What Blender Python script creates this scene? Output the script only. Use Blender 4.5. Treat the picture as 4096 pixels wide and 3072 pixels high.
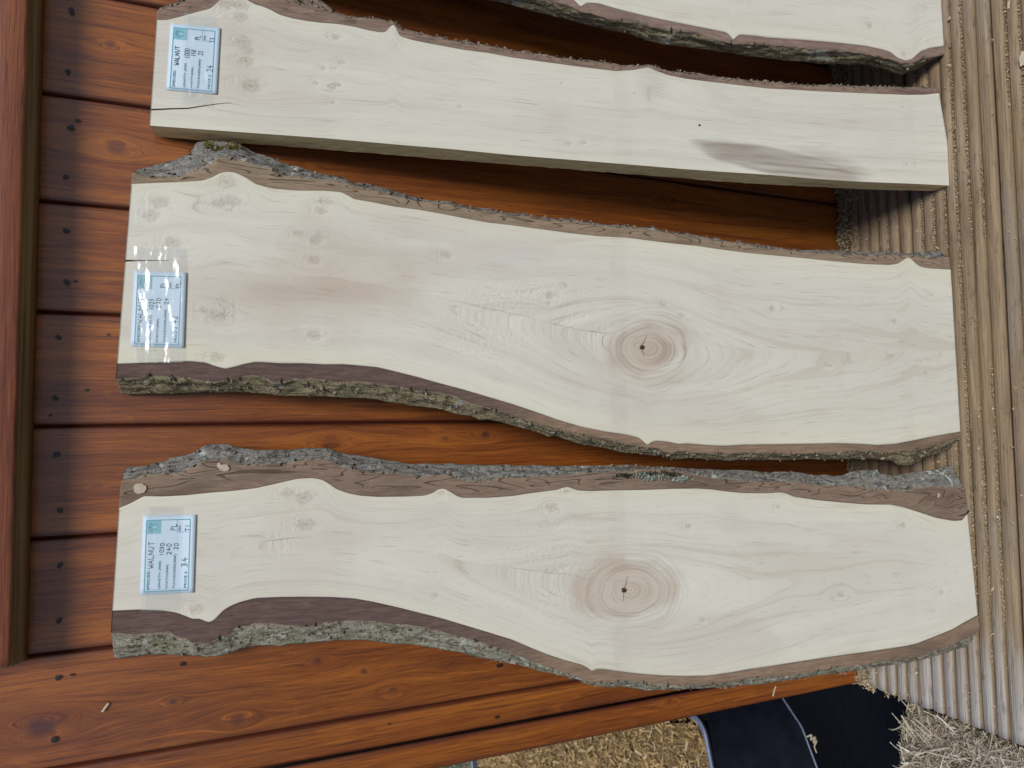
import bpy, math
import numpy as np
from mathutils import Matrix, Vector
for o in list(bpy.data.objects): bpy.data.objects.remove(o)
SC = bpy.context.scene
COL = SC.collection
RNG = np.random.default_rng(7)

# ------------------------------------------------------------------ camera
# rows: photo right / photo down / view direction, columns: world X, Y, Z
B = np.array([[-0.01215709, -0.38001571, -0.92490014],
              [-0.9983563, 0.05642246, -0.0100598],
              [0.05600803, 0.92325758, -0.38007702]])
FPX = 2835.69            # focal length in pixels of the 4096 px photograph
D, H = 0.832, 0.915      # metres: camera to door, camera above decking
CAM = np.array([0.0, -D, H])
cam = bpy.data.cameras.new('camera')
cam.sensor_width = 36.0
cam.lens = FPX / 4096 * 36
cam.clip_start = 0.02
cam.clip_end = 500
cam.dof.use_dof = True
cam.dof.focus_distance = 0.86
cam.dof.aperture_fstop = 9.0
co = bpy.data.objects.new('camera', cam)
COL.objects.link(co)
M = Matrix(((B[0][0], -B[1][0], -B[2][0], CAM[0]), (B[0][1], -B[1][1], -B[2][1], CAM[1]),
            (B[0][2], -B[1][2], -B[2][2], CAM[2]), (0, 0, 0, 1)))
co.matrix_world = M
SC.camera = co

# ------------------------------------------------------------------ light
SUN_EL, SUN_AZ = 46.0, 16.0      # degrees: height, and turn to the right of straight ahead of the door
w = bpy.data.worlds.new('World')
SC.world = w
w.use_nodes = True
nt = w.node_tree
sky = nt.nodes.new('ShaderNodeTexSky')
sky.sky_type = 'NISHITA'
sky.sun_disc = False
sky.sun_elevation = math.radians(SUN_EL)
sky.sun_rotation = math.radians(180 - SUN_AZ)
sky.air_density = 1.0
sky.dust_density = 0.6
sky.ozone_density = 4.0
nt.links.new(sky.outputs[0], nt.nodes['Background'].inputs[0])
nt.nodes['Background'].inputs[1].default_value = 0.065
sl = bpy.data.lights.new('sun', 'SUN')
sl.energy = 2.3
sl.angle = math.radians(20)
sl.color = (1.0, 0.97, 0.92)
so = bpy.data.objects.new('sun', sl)
COL.objects.link(so)
e, a = math.radians(SUN_EL), math.radians(SUN_AZ)
sd = Vector((math.sin(a) * math.cos(e), -math.cos(a) * math.cos(e), math.sin(e)))
so.rotation_euler = sd.to_track_quat('Z', 'Y').to_euler()
so.location = sd * 5
SC.view_settings.view_transform = 'Standard'
SC.view_settings.look = 'None'
SC.view_settings.exposure = 0.27
SC.view_settings.gamma = 1.0
SC.render.engine = 'CYCLES'
SC.cycles.use_denoising = True
SC.cycles.max_bounces = 8
SC.cycles.transparent_max_bounces = 12

# ------------------------------------------------------------------ helpers
def ray(px):
    r = B.T @ np.array([px[0] - 2048.0, px[1] - 1536.0, FPX])
    return r / r[1]
def on_door(px, y=0.0):
    return CAM + ray(px) * (D + y)
def on_level(px, z):
    r = ray(px)
    return CAM + r * ((z - H) / r[2])
def Zm(ox, oy, pts):      # points noted in a 2.16x enlargement whose corner is (ox, oy)
    return [(ox + x / 2.1602, oy + y / 2.1602) for x, y in pts]

def hsh(ix, iy, seed):
    h = (ix.astype(np.int64) * 374761393 + iy.astype(np.int64) * 668265263 + seed * 1442695041) & 0x7fffffff
    h = ((h ^ (h >> 13)) * 1274126177) & 0x7fffffff
    return ((h ^ (h >> 16)) & 0xffff) / 65535.0
def vnoise(x, y, seed=0):
    x = np.asarray(x, float); y = np.asarray(y, float)
    ix, iy = np.floor(x), np.floor(y)
    fx, fy = x - ix, y - iy
    fx = fx * fx * (3 - 2 * fx); fy = fy * fy * (3 - 2 * fy)
    A = hsh(ix, iy, seed); Bq = hsh(ix + 1, iy, seed); C = hsh(ix, iy + 1, seed); Dq = hsh(ix + 1, iy + 1, seed)
    return (A * (1 - fx) + Bq * fx) * (1 - fy) + (C * (1 - fx) + Dq * fx) * fy - 0.5
def fbm(x, y, seed=0, o=4):
    s = 0; am = 1.0
    for i in range(o):
        s = s + am * vnoise(x, y, seed + i * 17); x = x * 2.03; y = y * 2.03; am *= 0.5
    return s
def sstep(a, b, x):
    t = np.clip((x - a) / (b - a), 0, 1); return t * t * (3 - 2 * t)

def mesh(name, V, F, mat, parent=None, attrs=None, smooth=False):
    V = np.asarray(V, float).reshape(-1, 3)
    if not isinstance(F, (list, tuple)): F = [F]
    me = bpy.data.meshes.new(name)
    F = [np.asarray(f, np.int32) for f in F if len(f)]
    tot = np.concatenate([np.full(len(f), f.shape[1], np.int32) for f in F])
    idx = np.concatenate([f.ravel() for f in F])
    me.vertices.add(len(V)); me.vertices.foreach_set('co', V.ravel().astype(np.float32))
    me.loops.add(len(idx)); me.loops.foreach_set('vertex_index', idx)
    me.polygons.add(len(tot))
    me.polygons.foreach_set('loop_start', np.concatenate([[0], np.cumsum(tot)[:-1]]).astype(np.int32))
    me.polygons.foreach_set('loop_total', tot)
    me.update(calc_edges=True)
    me.validate()
    if smooth: me.polygons.foreach_set('use_smooth', np.ones(len(me.polygons), bool))
    for k, v in (attrs or {}).items():
        v = np.asarray(v, np.float32)
        if v.ndim == 2:
            at = me.attributes.new(k, 'FLOAT_VECTOR', 'POINT'); at.data.foreach_set('vector', v.ravel())
        else:
            at = me.attributes.new(k, 'FLOAT', 'POINT'); at.data.foreach_set('value', v)
    if mat: me.materials.append(mat)
    o = bpy.data.objects.new(name, me)
    COL.objects.link(o)
    if parent: o.parent = parent
    return o
def gridf(nr, nc, off=0, flip=False):
    i = np.arange(nr - 1)[:, None] * nc + np.arange(nc - 1)[None, :] + off
    f = np.stack([i, i + 1, i + nc + 1, i + nc], -1).reshape(-1, 4)
    return f[:, ::-1] if flip else f
def empty(name, loc, rx=0.0):
    o = bpy.data.objects.new(name, None); COL.objects.link(o)
    o.empty_display_size = 0.05
    o.location = loc; o.rotation_euler = (rx, 0, 0)
    return o
def tag(o, label=None, cat=None, group=None, kind=None):
    for k, v in (('label', label), ('category', cat), ('group', group), ('kind', kind)):
        if v: o[k] = v
    return o
def boxvf(x0, x1, y0, y1, z0, z1):
    V = [(x, y, z) for x in (x0, x1) for y in (y0, y1) for z in (z0, z1)]
    F = [(0, 1, 3, 2), (4, 6, 7, 5), (0, 4, 5, 1), (2, 3, 7, 6), (0, 2, 6, 4), (1, 5, 7, 3)]
    return np.array(V), np.array(F)
def ribbon(P, wd, nrm, h=0.0):   # a strip of width wd along a polyline, in the plane across nrm
    P = np.asarray(P, float)
    T = np.gradient(P, axis=0); T /= np.linalg.norm(T, axis=1)[:, None] + 1e-12
    S = np.cross(T, nrm); S /= np.linalg.norm(S, axis=1)[:, None] + 1e-12
    wd = np.broadcast_to(np.asarray(wd, float), (len(P),))[:, None]
    V = np.stack([P + S * wd / 2, P - S * wd / 2], 1).reshape(-1, 3) + np.asarray(nrm) * h
    n = len(P); i = np.arange(n - 1) * 2
    return V, np.stack([i, i + 1, i + 3, i + 2], -1)
def joinvf(parts):
    V = []; F = []; off = 0
    for v, f in parts:
        V.append(np.asarray(v, float)); F.append(np.asarray(f) + off); off += len(v)
    return np.concatenate(V), np.concatenate(F)

# ------------------------------------------------------------------ shader helpers
class Mat:
    def __init__(s, name, rough=0.6, spec=0.5, coat=0.0, coat_rough=0.1):
        s.m = bpy.data.materials.new(name); s.m.use_nodes = True
        s.t = s.m.node_tree; s.p = s.t.nodes['Principled BSDF']
        s.p.inputs['Roughness'].default_value = rough
        s.p.inputs['Specular IOR Level'].default_value = spec
        s.p.inputs['Coat Weight'].default_value = coat
        s.p.inputs['Coat Roughness'].default_value = coat_rough
    def n(s, typ, **k):
        nd = s.t.nodes.new(typ)
        for a, b in k.items(): setattr(nd, a, b)
        return nd
    def put(s, sock, val):
        if isinstance(val, bpy.types.NodeSocket): s.t.links.new(val, sock)
        elif isinstance(val, (tuple, list)) and len(val) == 3 and sock.type == 'RGBA': sock.default_value = (*val, 1)
        else: sock.default_value = val
    def attr(s, name, vec=False):
        nd = s.n('ShaderNodeAttribute'); nd.attribute_name = name
        return nd.outputs['Vector'] if vec else nd.outputs['Fac']
    def obj(s): return s.n('ShaderNodeTexCoord').outputs['Object']
    def rnd(s): return s.n('ShaderNodeObjectInfo').outputs['Random']
    def scale(s, v, sc, loc=(0, 0, 0)):
        nd = s.n('ShaderNodeMapping'); s.put(nd.inputs[0], v); nd.inputs[3].default_value = sc
        if isinstance(loc, bpy.types.NodeSocket): s.t.links.new(loc, nd.inputs[1])
        else: nd.inputs[1].default_value = loc
        return nd.outputs[0]
    def noise(s, v, sc=1.0, det=3, rough=0.55, dist=0.0):
        nd = s.n('ShaderNodeTexNoise'); s.put(nd.inputs['Vector'], v)
        nd.inputs['Scale'].default_value = sc; nd.inputs['Detail'].default_value = det
        nd.inputs['Roughness'].default_value = rough; nd.inputs['Distortion'].default_value = dist
        return nd.outputs['Fac']
    def vor(s, v, sc=1.0, feat='F1'):
        nd = s.n('ShaderNodeTexVoronoi'); nd.feature = feat; s.put(nd.inputs['Vector'], v); nd.inputs['Scale'].default_value = sc
        return nd
    def mth(s, op, a, b=0.0, c=None):
        nd = s.n('ShaderNodeMath', operation=op); s.put(nd.inputs[0], a); s.put(nd.inputs[1], b)
        if c is not None: s.put(nd.inputs[2], c)
        return nd.outputs[0]
    def ramp(s, x, a, b, lo=0.0, hi=1.0):
        nd = s.n('ShaderNodeMapRange'); nd.interpolation_type = 'SMOOTHSTEP'
        s.put(nd.inputs[0], x); nd.inputs[1].default_value = a; nd.inputs[2].default_value = b
        nd.inputs[3].default_value = lo; nd.inputs[4].default_value = hi
        return nd.outputs[0]
    def mix(s, f, a, b, blend='MIX'):
        nd = s.n('ShaderNodeMix'); nd.data_type = 'RGBA'; nd.blend_type = blend
        s.put(nd.inputs[0], f); s.put(nd.inputs[6], a); s.put(nd.inputs[7], b)
        return nd.outputs[2]
    def col(s, c): s.put(s.p.inputs['Base Color'], c); return s
    def bump(s, h, dist=0.001, st=1.0, prev=None):
        nd = s.n('ShaderNodeBump'); s.put(nd.inputs['Height'], h)
        nd.inputs['Distance'].default_value = dist; nd.inputs['Strength'].default_value = st
        if prev is not None: s.put(nd.inputs['Normal'], prev)
        s.put(s.p.inputs['Normal'], nd.outputs[0]); return nd.outputs[0]

# ------------------------------------------------------------------ materials
def mat_sapwood():
    m = Mat('pale_sapwood', 0.62, 0.35)
    g = m.attr('grain', True)            # (across-ring coordinate, along the slab, 0) in metres
    r = m.rnd()
    off = m.n('ShaderNodeCombineXYZ'); m.put(off.inputs[0], m.mth('MULTIPLY', r, 37.0)); m.put(off.inputs[1], m.mth('MULTIPLY', r, 91.0))
    f1 = m.noise(m.scale(g, (760, 22, 1), off.outputs[0]), 1, 4, 0.62, 0.3)      # pores
    f2 = m.noise(m.scale(g, (1500, 60, 1), off.outputs[0]), 1, 2, 0.5)
    f3 = m.noise(m.scale(g, (70, 2.2, 1), off.outputs[0]), 1, 3, 0.55, 0.4)      # broad growth bands
    ringn = m.noise(m.scale(g, (60, 0.9, 1), off.outputs[0]), 1, 2, 0.5)
    ring = m.mth('FRACT', m.mth('MULTIPLY', ringn, 7.0))
    ring = m.mth('MULTIPLY', m.ramp(ring, 0.80, 0.97), m.ramp(ring, 1.0, 0.97))
    c = m.mix(m.ramp(f3, 0.3, 0.7), (0.665, 0.645, 0.565), (0.605, 0.58, 0.50))
    pk = m.noise(m.scale(m.obj(), (7, 7, 4)), 1, 3, 0.55, 0.6)
    c = m.mix(m.ramp(pk, 0.46, 0.66, 0, 0.55), c, (0.555, 0.505, 0.455))
    c = m.mix(m.ramp(pk, 0.42, 0.28, 0, 0.35), c, (0.68, 0.68, 0.60))
    c = m.mix(m.attr('warm'), c, (0.68, 0.645, 0.49))
    c = m.mix(m.mth('MULTIPLY', m.attr('stain'), 1.0), c, (0.42, 0.30, 0.215))
    c = m.mix(m.attr('grey'), c, (0.30, 0.255, 0.215))
    c = m.mix(m.mth('MULTIPLY', ring, m.ramp(f3, 0.3, 0.6, 0.04, 0.27)), c, (0.43, 0.345, 0.26))
    c = m.mix(m.ramp(f1, 0.56, 0.74, 0.0, 0.52), c, (0.36, 0.275, 0.19))
    c = m.mix(m.ramp(f2, 0.60, 0.75, 0.0, 0.22), c, (0.36, 0.28, 0.20))
    c = m.mix(m.ramp(f1, 0.42, 0.22, 0.0, 0.3), c, (0.80, 0.73, 0.60))
    kv = m.n('ShaderNodeCombineXYZ'); m.put(kv.inputs[0], m.mth('MULTIPLY', m.attr('kring'), 330.0))
    kv2 = m.n('ShaderNodeVectorMath', operation='ADD'); m.put(kv2.inputs[0], kv.outputs[0]); m.put(kv2.inputs[1], m.scale(m.obj(), (9, 9, 9)))
    kr = m.ramp(m.noise(kv2.outputs[0], 1, 2, 0.6), 0.42, 0.66)
    c = m.mix(m.mth('MULTIPLY', m.mth('MULTIPLY', kr, m.attr('kmask')), 0.5), c, (0.28, 0.19, 0.125))
    c = m.mix(m.attr('knot'), c, (0.23, 0.155, 0.105))
    m.col(c)
    tear = m.noise(m.scale(g, (420, 190, 1)), 1, 3, 0.6)
    n1 = m.bump(m.mth('MULTIPLY', tear, m.attr('tear')), 0.0016, 1.0)
    n2 = m.bump(f1, 0.00025, 0.5, n1)
    m.bump(m.noise(m.obj(), 900, 2), 0.0002, 0.35, n2)
    return m.m
def mat_sawn_edge():
    m = Mat('sawn_edge_wood', 0.75, 0.2)
    v = m.obj()
    f = m.noise(m.scale(v, (60, 260, 14)), 1, 4, 0.6, 0.6)
    c = m.mix(f, (0.90, 0.74, 0.41), (0.78, 0.60, 0.30))
    c = m.mix(m.ramp(m.noise(m.scale(v, (30, 60, 7)), 1, 3), 0.52, 0.7), c, (0.55, 0.40, 0.22))
    m.col(c); m.bump(m.noise(m.scale(v, (400, 700, 300)), 1, 3), 0.0012, 0.8)
    return m.m
def mat_inner_bark(name, a, b, dark, swirl=0.0, dist=0.9, tan=None):
    m = Mat(name, 0.8, 0.2)
    v = m.obj()
    f = m.noise(m.scale(v, (330, 50, 40)), 1, 5, 0.65, 0.8)
    c = m.mix(m.ramp(f, 0.3, 0.72), a, b)
    if tan:
        sp = m.n('ShaderNodeSeparateXYZ'); m.put(sp.inputs[0], v)
        zf = m.mth('ADD', sp.outputs[2], m.mth('MULTIPLY', m.noise(m.scale(v, (9, 9, 5)), 1, 3), 0.25))
        c = m.mix(m.ramp(zf, 0.84, 0.62), c, m.mix(m.ramp(f, 0.3, 0.72), (0.31, 0.215, 0.145), (0.21, 0.14, 0.095)))
    big = m.noise(m.scale(v, (22, 10, 7)), 1, 3)
    c = m.mix(m.ramp(big, 0.48, 0.75, 0, .4 if tan else .8), c, dark)
    c = m.mix(m.ramp(m.attr('q'), 0.10, 0.0, 0, 0.55), c, dark)
    bits = m.noise(m.scale(v, (420, 100, 420)), 1, 3)
    c = m.mix(m.ramp(bits, 0.66, 0.74, 0, 0.35), c, tuple(0.5 * x for x in dark))
    c = m.mix(m.ramp(bits, 0.3, 0.24, 0, 0.5), c, tuple(min(1, 1.7 * x) for x in b))
    h = f
    if swirl:
        n = m.noise(m.scale(v, (62, 10, 13)), 1, 1.2, 0.45, dist)
        fr = m.mth('FRACT', m.mth('MULTIPLY', n, 7.0))
        ln = m.ramp(m.mth('ABSOLUTE', m.mth('SUBTRACT', fr, 0.5)), 0.09, 0.02)
        ln = m.mth('MULTIPLY', ln, m.mth('MULTIPLY', m.ramp(m.attr('q'), 0.25, 0.5), swirl))
        c = m.mix(m.mth('MULTIPLY', m.ramp(m.mth('FRACT', m.mth('MULTIPLY', n, 3.5)), 0.3, 0.7, 0, 0.4), m.ramp(m.attr('q'), 0.3, 0.6)), c, tuple(min(1, 1.55 * x) for x in b))
        c = m.mix(ln, c, (0.075, 0.05, 0.035))
        h = m.mth('SUBTRACT', f, ln)
    m.col(c); m.bump(h, 0.0016, 0.9)
    return m.m
def mat_outer_bark(name, a, b, dark, moss, lich=0.5, mossy=0.4):
    m = Mat(name, 0.9, 0.15)
    v = m.obj()
    n1 = m.noise(m.scale(v, (190, 190, 60)), 1, 5, 0.65, 1.2)
    n2 = m.noise(v, 420, 4, 0.65)
    c = m.mix(m.ramp(n1, 0.3, 0.7), a, b)
    c = m.mix(m.ramp(n1, 0.47, 0.33, 0, 0.85), c, dark)
    c = m.mix(m.ramp(n2, 0.56, 0.68, 0, 0.6), c, tuple(min(1, x * 1.7) for x in b))
    c = m.mix(m.ramp(n2, 0.45, 0.33, 0, 0.8), c, tuple(x * .5 for x in dark))
    fz = m.noise(m.scale(v, (60, 60, 26)), 1, 3, 0.6, 1.5)
    c = m.mix(m.ramp(fz, 0.56, 0.68, 0, 0.75), c, dark)
    c = m.mix(m.ramp(fz, 0.42, 0.30, 0, 0.5), c, tuple(min(1, x * 1.35) for x in b))
    c = m.mix(m.mth('MULTIPLY', m.ramp(m.attr('q'), 0.16, 0.03), m.ramp(n2, 0.35, 0.55, .2, .9)), c, (0.36, 0.28, 0.20))
    ms = m.noise(v, 34, 3, 0.6)
    c = m.mix(m.mth('MULTIPLY', m.ramp(ms, 0.52, 0.64), mossy), c, moss)
    li = m.noise(v, 48, 2, 0.5, 1.0)
    c = m.mix(m.mth('MULTIPLY', m.ramp(li, 0.66, 0.70), lich), c, (0.52, 0.55, 0.50))
    cr = m.vor(m.scale(v, (110, 110, 210)), 1, 'DISTANCE_TO_EDGE').outputs[0]
    c = m.mix(m.ramp(cr, 0.05, 0.0, 0, 0.25), c, tuple(x * .4 for x in dark))
    m.col(c)
    nn = m.bump(n1, 0.004, 0.9); m.bump(n2, 0.0016, 0.9, nn)
    return m.m
def mat_door(name='varnished_pine', a=(0.365, 0.112, 0.014), b=(0.195, 0.047, 0.007), dk=(0.052, 0.010, 0.005), rough=0.42, coat=0.4):
    m = Mat(name, rough, 0.5, coat, 0.16)
    g = m.attr('grain', True); r = m.rnd()
    off = m.n('ShaderNodeCombineXYZ'); m.put(off.inputs[0], m.mth('MULTIPLY', r, 53.0)); m.put(off.inputs[1], m.mth('MULTIPLY', r, 17.0))
    f1 = m.noise(m.scale(g, (330, 8, 1), off.outputs[0]), 1, 6, 0.72, 0.6)
    f2 = m.noise(m.scale(g, (75, 2.2, 1), off.outputs[0]), 1, 4, 0.6, 0.5)
    f3 = m.noise(m.scale(g, (16, 1.6, 1), off.outputs[0]), 1, 2, 0.5)
    c = m.mix(m.ramp(f2, 0.3, 0.7), a, b)
    c = m.mix(m.ramp(f3, 0.42, 0.72, 0, 0.85), c, tuple(0.55 * x + 0.45 * y for x, y in zip(b, dk)))
    c = m.mix(m.ramp(f1, 0.50, 0.70, 0, 0.8), c, dk)
    c = m.mix(m.ramp(f1, 0.45, 0.27, 0, 0.6), c, tuple(1.45 * x for x in a))
    f4 = m.noise(m.scale(g, (900, 22, 1), off.outputs[0]), 1, 4, 0.7)
    c = m.mix(m.ramp(f4, 0.52, 0.68, 0, 0.6), c, dk)
    c = m.mix(m.ramp(f4, 0.46, 0.32, 0, 0.4), c, tuple(1.5 * x for x in a))
    sc_ = m.noise(m.scale(g, (38, 11, 1), off.outputs[0]), 1, 4, 0.65, 1.0)
    c = m.mix(m.ramp(sc_, 0.60, 0.74, 0, 0.35), c, tuple(1.35 * x for x in a))
    c = m.mix(m.attr('knot'), c, (0.075, 0.02, 0.016))
    c = m.mix(m.attr('seam'), c, (0.06, 0.014, 0.012))
    m.col(c)
    n1 = m.bump(f1, 0.0007, 0.7)
    m.bump(m.noise(m.scale(g, (700, 30, 1), off.outputs[0]), 1, 2), 0.0003, 0.5, n1)
    return m.m
def mat_simple(name, c1, c2, sc=(60, 60, 60), rough=0.7, spec=0.3, bd=0.0005, coat=0.0):
    m = Mat(name, rough, spec, coat)
    f = m.noise(m.scale(m.obj(), sc), 1, 4, 0.6)
    m.col(m.mix(m.ramp(f, 0.3, 0.7), c1, c2)); m.bump(f, bd, 0.6)
    return m.m
def mat_deck():
    m = Mat('weathered_decking', 0.8, 0.25)
    v = m.obj(); r = m.rnd()
    off = m.n('ShaderNodeCombineXYZ'); m.put(off.inputs[0], m.mth('MULTIPLY', r, 9.0)); m.put(off.inputs[1], m.mth('MULTIPLY', r, 5.0))
    f1 = m.noise(m.scale(v, (9, 620, 90), off.outputs[0]), 1, 4, 0.62, 0.4)
    f2 = m.noise(m.scale(v, (5, 75, 20), off.outputs[0]), 1, 4, 0.6, 0.8)
    f3 = m.noise(m.scale(v, (5, 9, 5), off.outputs[0]), 1, 2)
    c = m.mix(m.ramp(f2, 0.3, 0.72), (0.37, 0.27, 0.165), (0.21, 0.146, 0.088))
    c = m.mix(m.ramp(f1, 0.50, 0.72, 0, 0.7), c, (0.135, 0.09, 0.055))
    c = m.mix(m.ramp(f1, 0.45, 0.28, 0, 0.4), c, (0.50, 0.40, 0.265))
    c = m.mix(m.ramp(f3, 0.42, 0.66, 0, 0.5), c, (0.28, 0.24, 0.20))
    c = m.mix(m.mth('MULTIPLY', m.attr('sky_pale'), 0.9), c, m.mix(m.ramp(f1, 0.4, 0.7), (0.52, 0.49, 0.45), (0.27, 0.25, 0.23)))  # skylight on the open left end, mixed into the board colour
    c = m.mix(m.attr('groove'), c, m.mix(f2, (0.21, 0.145, 0.08), (0.30, 0.215, 0.125)))
    dirt = m.noise(m.scale(v, (40, 130, 130)), 1, 5, 0.7)
    c = m.mix(m.ramp(dirt, 0.54, 0.70, 0, 0.6), c, (0.10, 0.075, 0.05))
    m.col(c); m.bump(f1, 0.0013, 1.0)
    return m.m
def mat_chips(name, cols, sat=1.0):
    m = Mat(name, 0.8, 0.2)
    r = m.attr('tone')
    nd = m.n('ShaderNodeValToRGB'); m.put(nd.inputs[0], r)
    el = nd.color_ramp.elements
    while len(el) < len(cols): el.new(0.5)
    for i, c in enumerate(cols): el[i].position = i / (len(cols) - 1); el[i].color = (*c, 1)
    f = m.noise(m.obj(), 900, 2)
    m.col(m.mix(m.ramp(f, 0.35, 0.7, 0, 0.4), nd.outputs[0], tuple(0.6 * x for x in cols[0])))
    return m.m
def mat_flat(name, c, rough=0.6, spec=0.3):
    m = Mat(name, rough, spec)
    f = m.noise(m.obj(), 700, 2)
    m.col(m.mix(f, c, tuple(0.86 * x for x in c)))
    return m.m
def mat_tape(name, wrinkle):
    m = Mat(name)
    t = m.t; t.nodes.remove(m.p)
    out = [n for n in t.nodes if n.type == 'OUTPUT_MATERIAL'][0]
    tr = m.n('ShaderNodeBsdfTransparent'); tr.inputs[0].default_value = (0.97, 0.975, 0.97, 1)
    gl = m.n('ShaderNodeBsdfGlossy'); gl.inputs['Roughness'].default_value = 0.2
    v = m.obj()
    h = m.mth('ADD', m.noise(m.scale(v, (110, 110, 70)), 1, 2, 0.5, 0.8), m.mth('MULTIPLY', m.noise(v, 45, 2, 0.5, 1.0), 2.0))
    b = m.n('ShaderNodeBump'); m.put(b.inputs['Height'], h); b.inputs['Distance'].default_value = 0.00018 * wrinkle; b.inputs['Strength'].default_value = 1.0
    m.put(gl.inputs['Normal'], b.outputs[0])
    fr = m.n('ShaderNodeFresnel'); fr.inputs[0].default_value = 1.5; m.put(fr.inputs['Normal'], b.outputs[0])
    mx = m.n('ShaderNodeMixShader'); m.put(mx.inputs[0], m.mth('MULTIPLY_ADD', fr.outputs[0], 1.0, 0.03))
    df = m.n('ShaderNodeBsdfDiffuse'); df.inputs[0].default_value = (.85, .88, .9, 1)
    m2 = m.n('ShaderNodeMixShader'); m2.inputs[0].default_value = 0.03 + 0.05 * wrinkle; m.put(m2.inputs[1], tr.outputs[0]); m.put(m2.inputs[2], df.outputs[0])
    m.put(mx.inputs[1], m2.outputs[0]); m.put(mx.inputs[2], gl.outputs[0])
    m.put(out.inputs[0], mx.outputs[0])
    return m.m

SAP = mat_sapwood()
EDGE = mat_sawn_edge()
DOOR = mat_door()
RAILRED = mat_door('weathered_red_stain', (0.34, 0.115, 0.055), (0.21, 0.062, 0.035), (0.09, 0.03, 0.026), 0.5, 0.2)
RAW = mat_simple('unstained_moulding', (0.33, 0.255, 0.15), (0.17, 0.13, 0.08), (6, 300, 300), 0.75, 0.2)
DECK = mat_deck()
DARK = mat_flat('dark_crack', (0.03, 0.02, 0.015), 0.9, 0.1)
HOLE = mat_flat('nail_hole_dark', (0.018, 0.012, 0.012), 0.45, 0.5)
PAPER = mat_flat('label_paper', (0.65, 0.785, 0.91), 0.45, 0.4)
TEAL = mat_flat('teal_print', (0.13, 0.36, 0.46), 0.5, 0.3)
TEALBG = mat_flat('teal_stamp', (0.24, 0.52, 0.60), 0.5, 0.3)
TEALDK = mat_flat('dark_teal_print', (0.06, 0.20, 0.26), 0.5, 0.3)
WHITE = mat_flat('pale_print', (0.62, 0.80, 0.90), 0.5, 0.3)
INK = mat_flat('pen_ink', (0.028, 0.05, 0.10), 0.5, 0.3)
TAPE = [mat_tape('clear_tape', 0.08), mat_tape('wrinkled_clear_tape', 1.0)]
PALEK = mat_simple('pale_knot_wood', (0.50, 0.43, 0.33), (0.40, 0.33, 0.25), (300, 300, 300))
DUST = mat_chips('sawdust_pale', [(0.28, 0.19, 0.10), (0.42, 0.31, 0.18), (0.53, 0.42, 0.27), (0.66, 0.58, 0.44)])
SHAV = mat_chips('grey_shavings', [(0.30, 0.24, 0.17), (0.48, 0.41, 0.30), (0.62, 0.56, 0.44), (0.80, 0.76, 0.67)])
CHIP = mat_chips('golden_chips', [(0.27, 0.16, 0.065), (0.42, 0.28, 0.12), (0.54, 0.38, 0.18), (0.72, 0.58, 0.36)])
GRASS = mat_chips('grass_blades', [(0.05, 0.11, 0.07), (0.12, 0.20, 0.12), (0.26, 0.32, 0.24), (0.48, 0.48, 0.38)])
PLAST = mat_simple('black_plastic', (0.004, 0.005, 0.010), (0.008, 0.010, 0.018), (30, 30, 30), 0.5, 0.22, 0.0004)
PLRIM = mat_simple('highlight_blue_lip', (0.10, 0.125, 0.20), (0.16, 0.19, 0.28), (80, 80, 80), 0.4, 0.5, 0.0003)  # black plastic lips with their edge highlight put into the colour
SHEET = mat_simple('black_membrane', (0.004, 0.005, 0.008), (0.008, 0.009, 0.014), (30, 200, 30), 0.75, 0.15, 0.0008)
SOIL = mat_simple('ground_soil', (0.10, 0.075, 0.045), (0.20, 0.16, 0.09), (14, 14, 14), 0.9, 0.2, 0.01)

# ------------------------------------------------------------------ ground and decking
GZ = -0.30
n = 60
gx, gy = np.meshgrid(np.linspace(-60, 60, n), np.linspace(-60, 60, n), indexing='ij')
gr = mesh('ground', np.stack([gx, gy, GZ + 0 * gx], -1), gridf(n, n), SOIL)
tag(gr, kind='structure')

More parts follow.
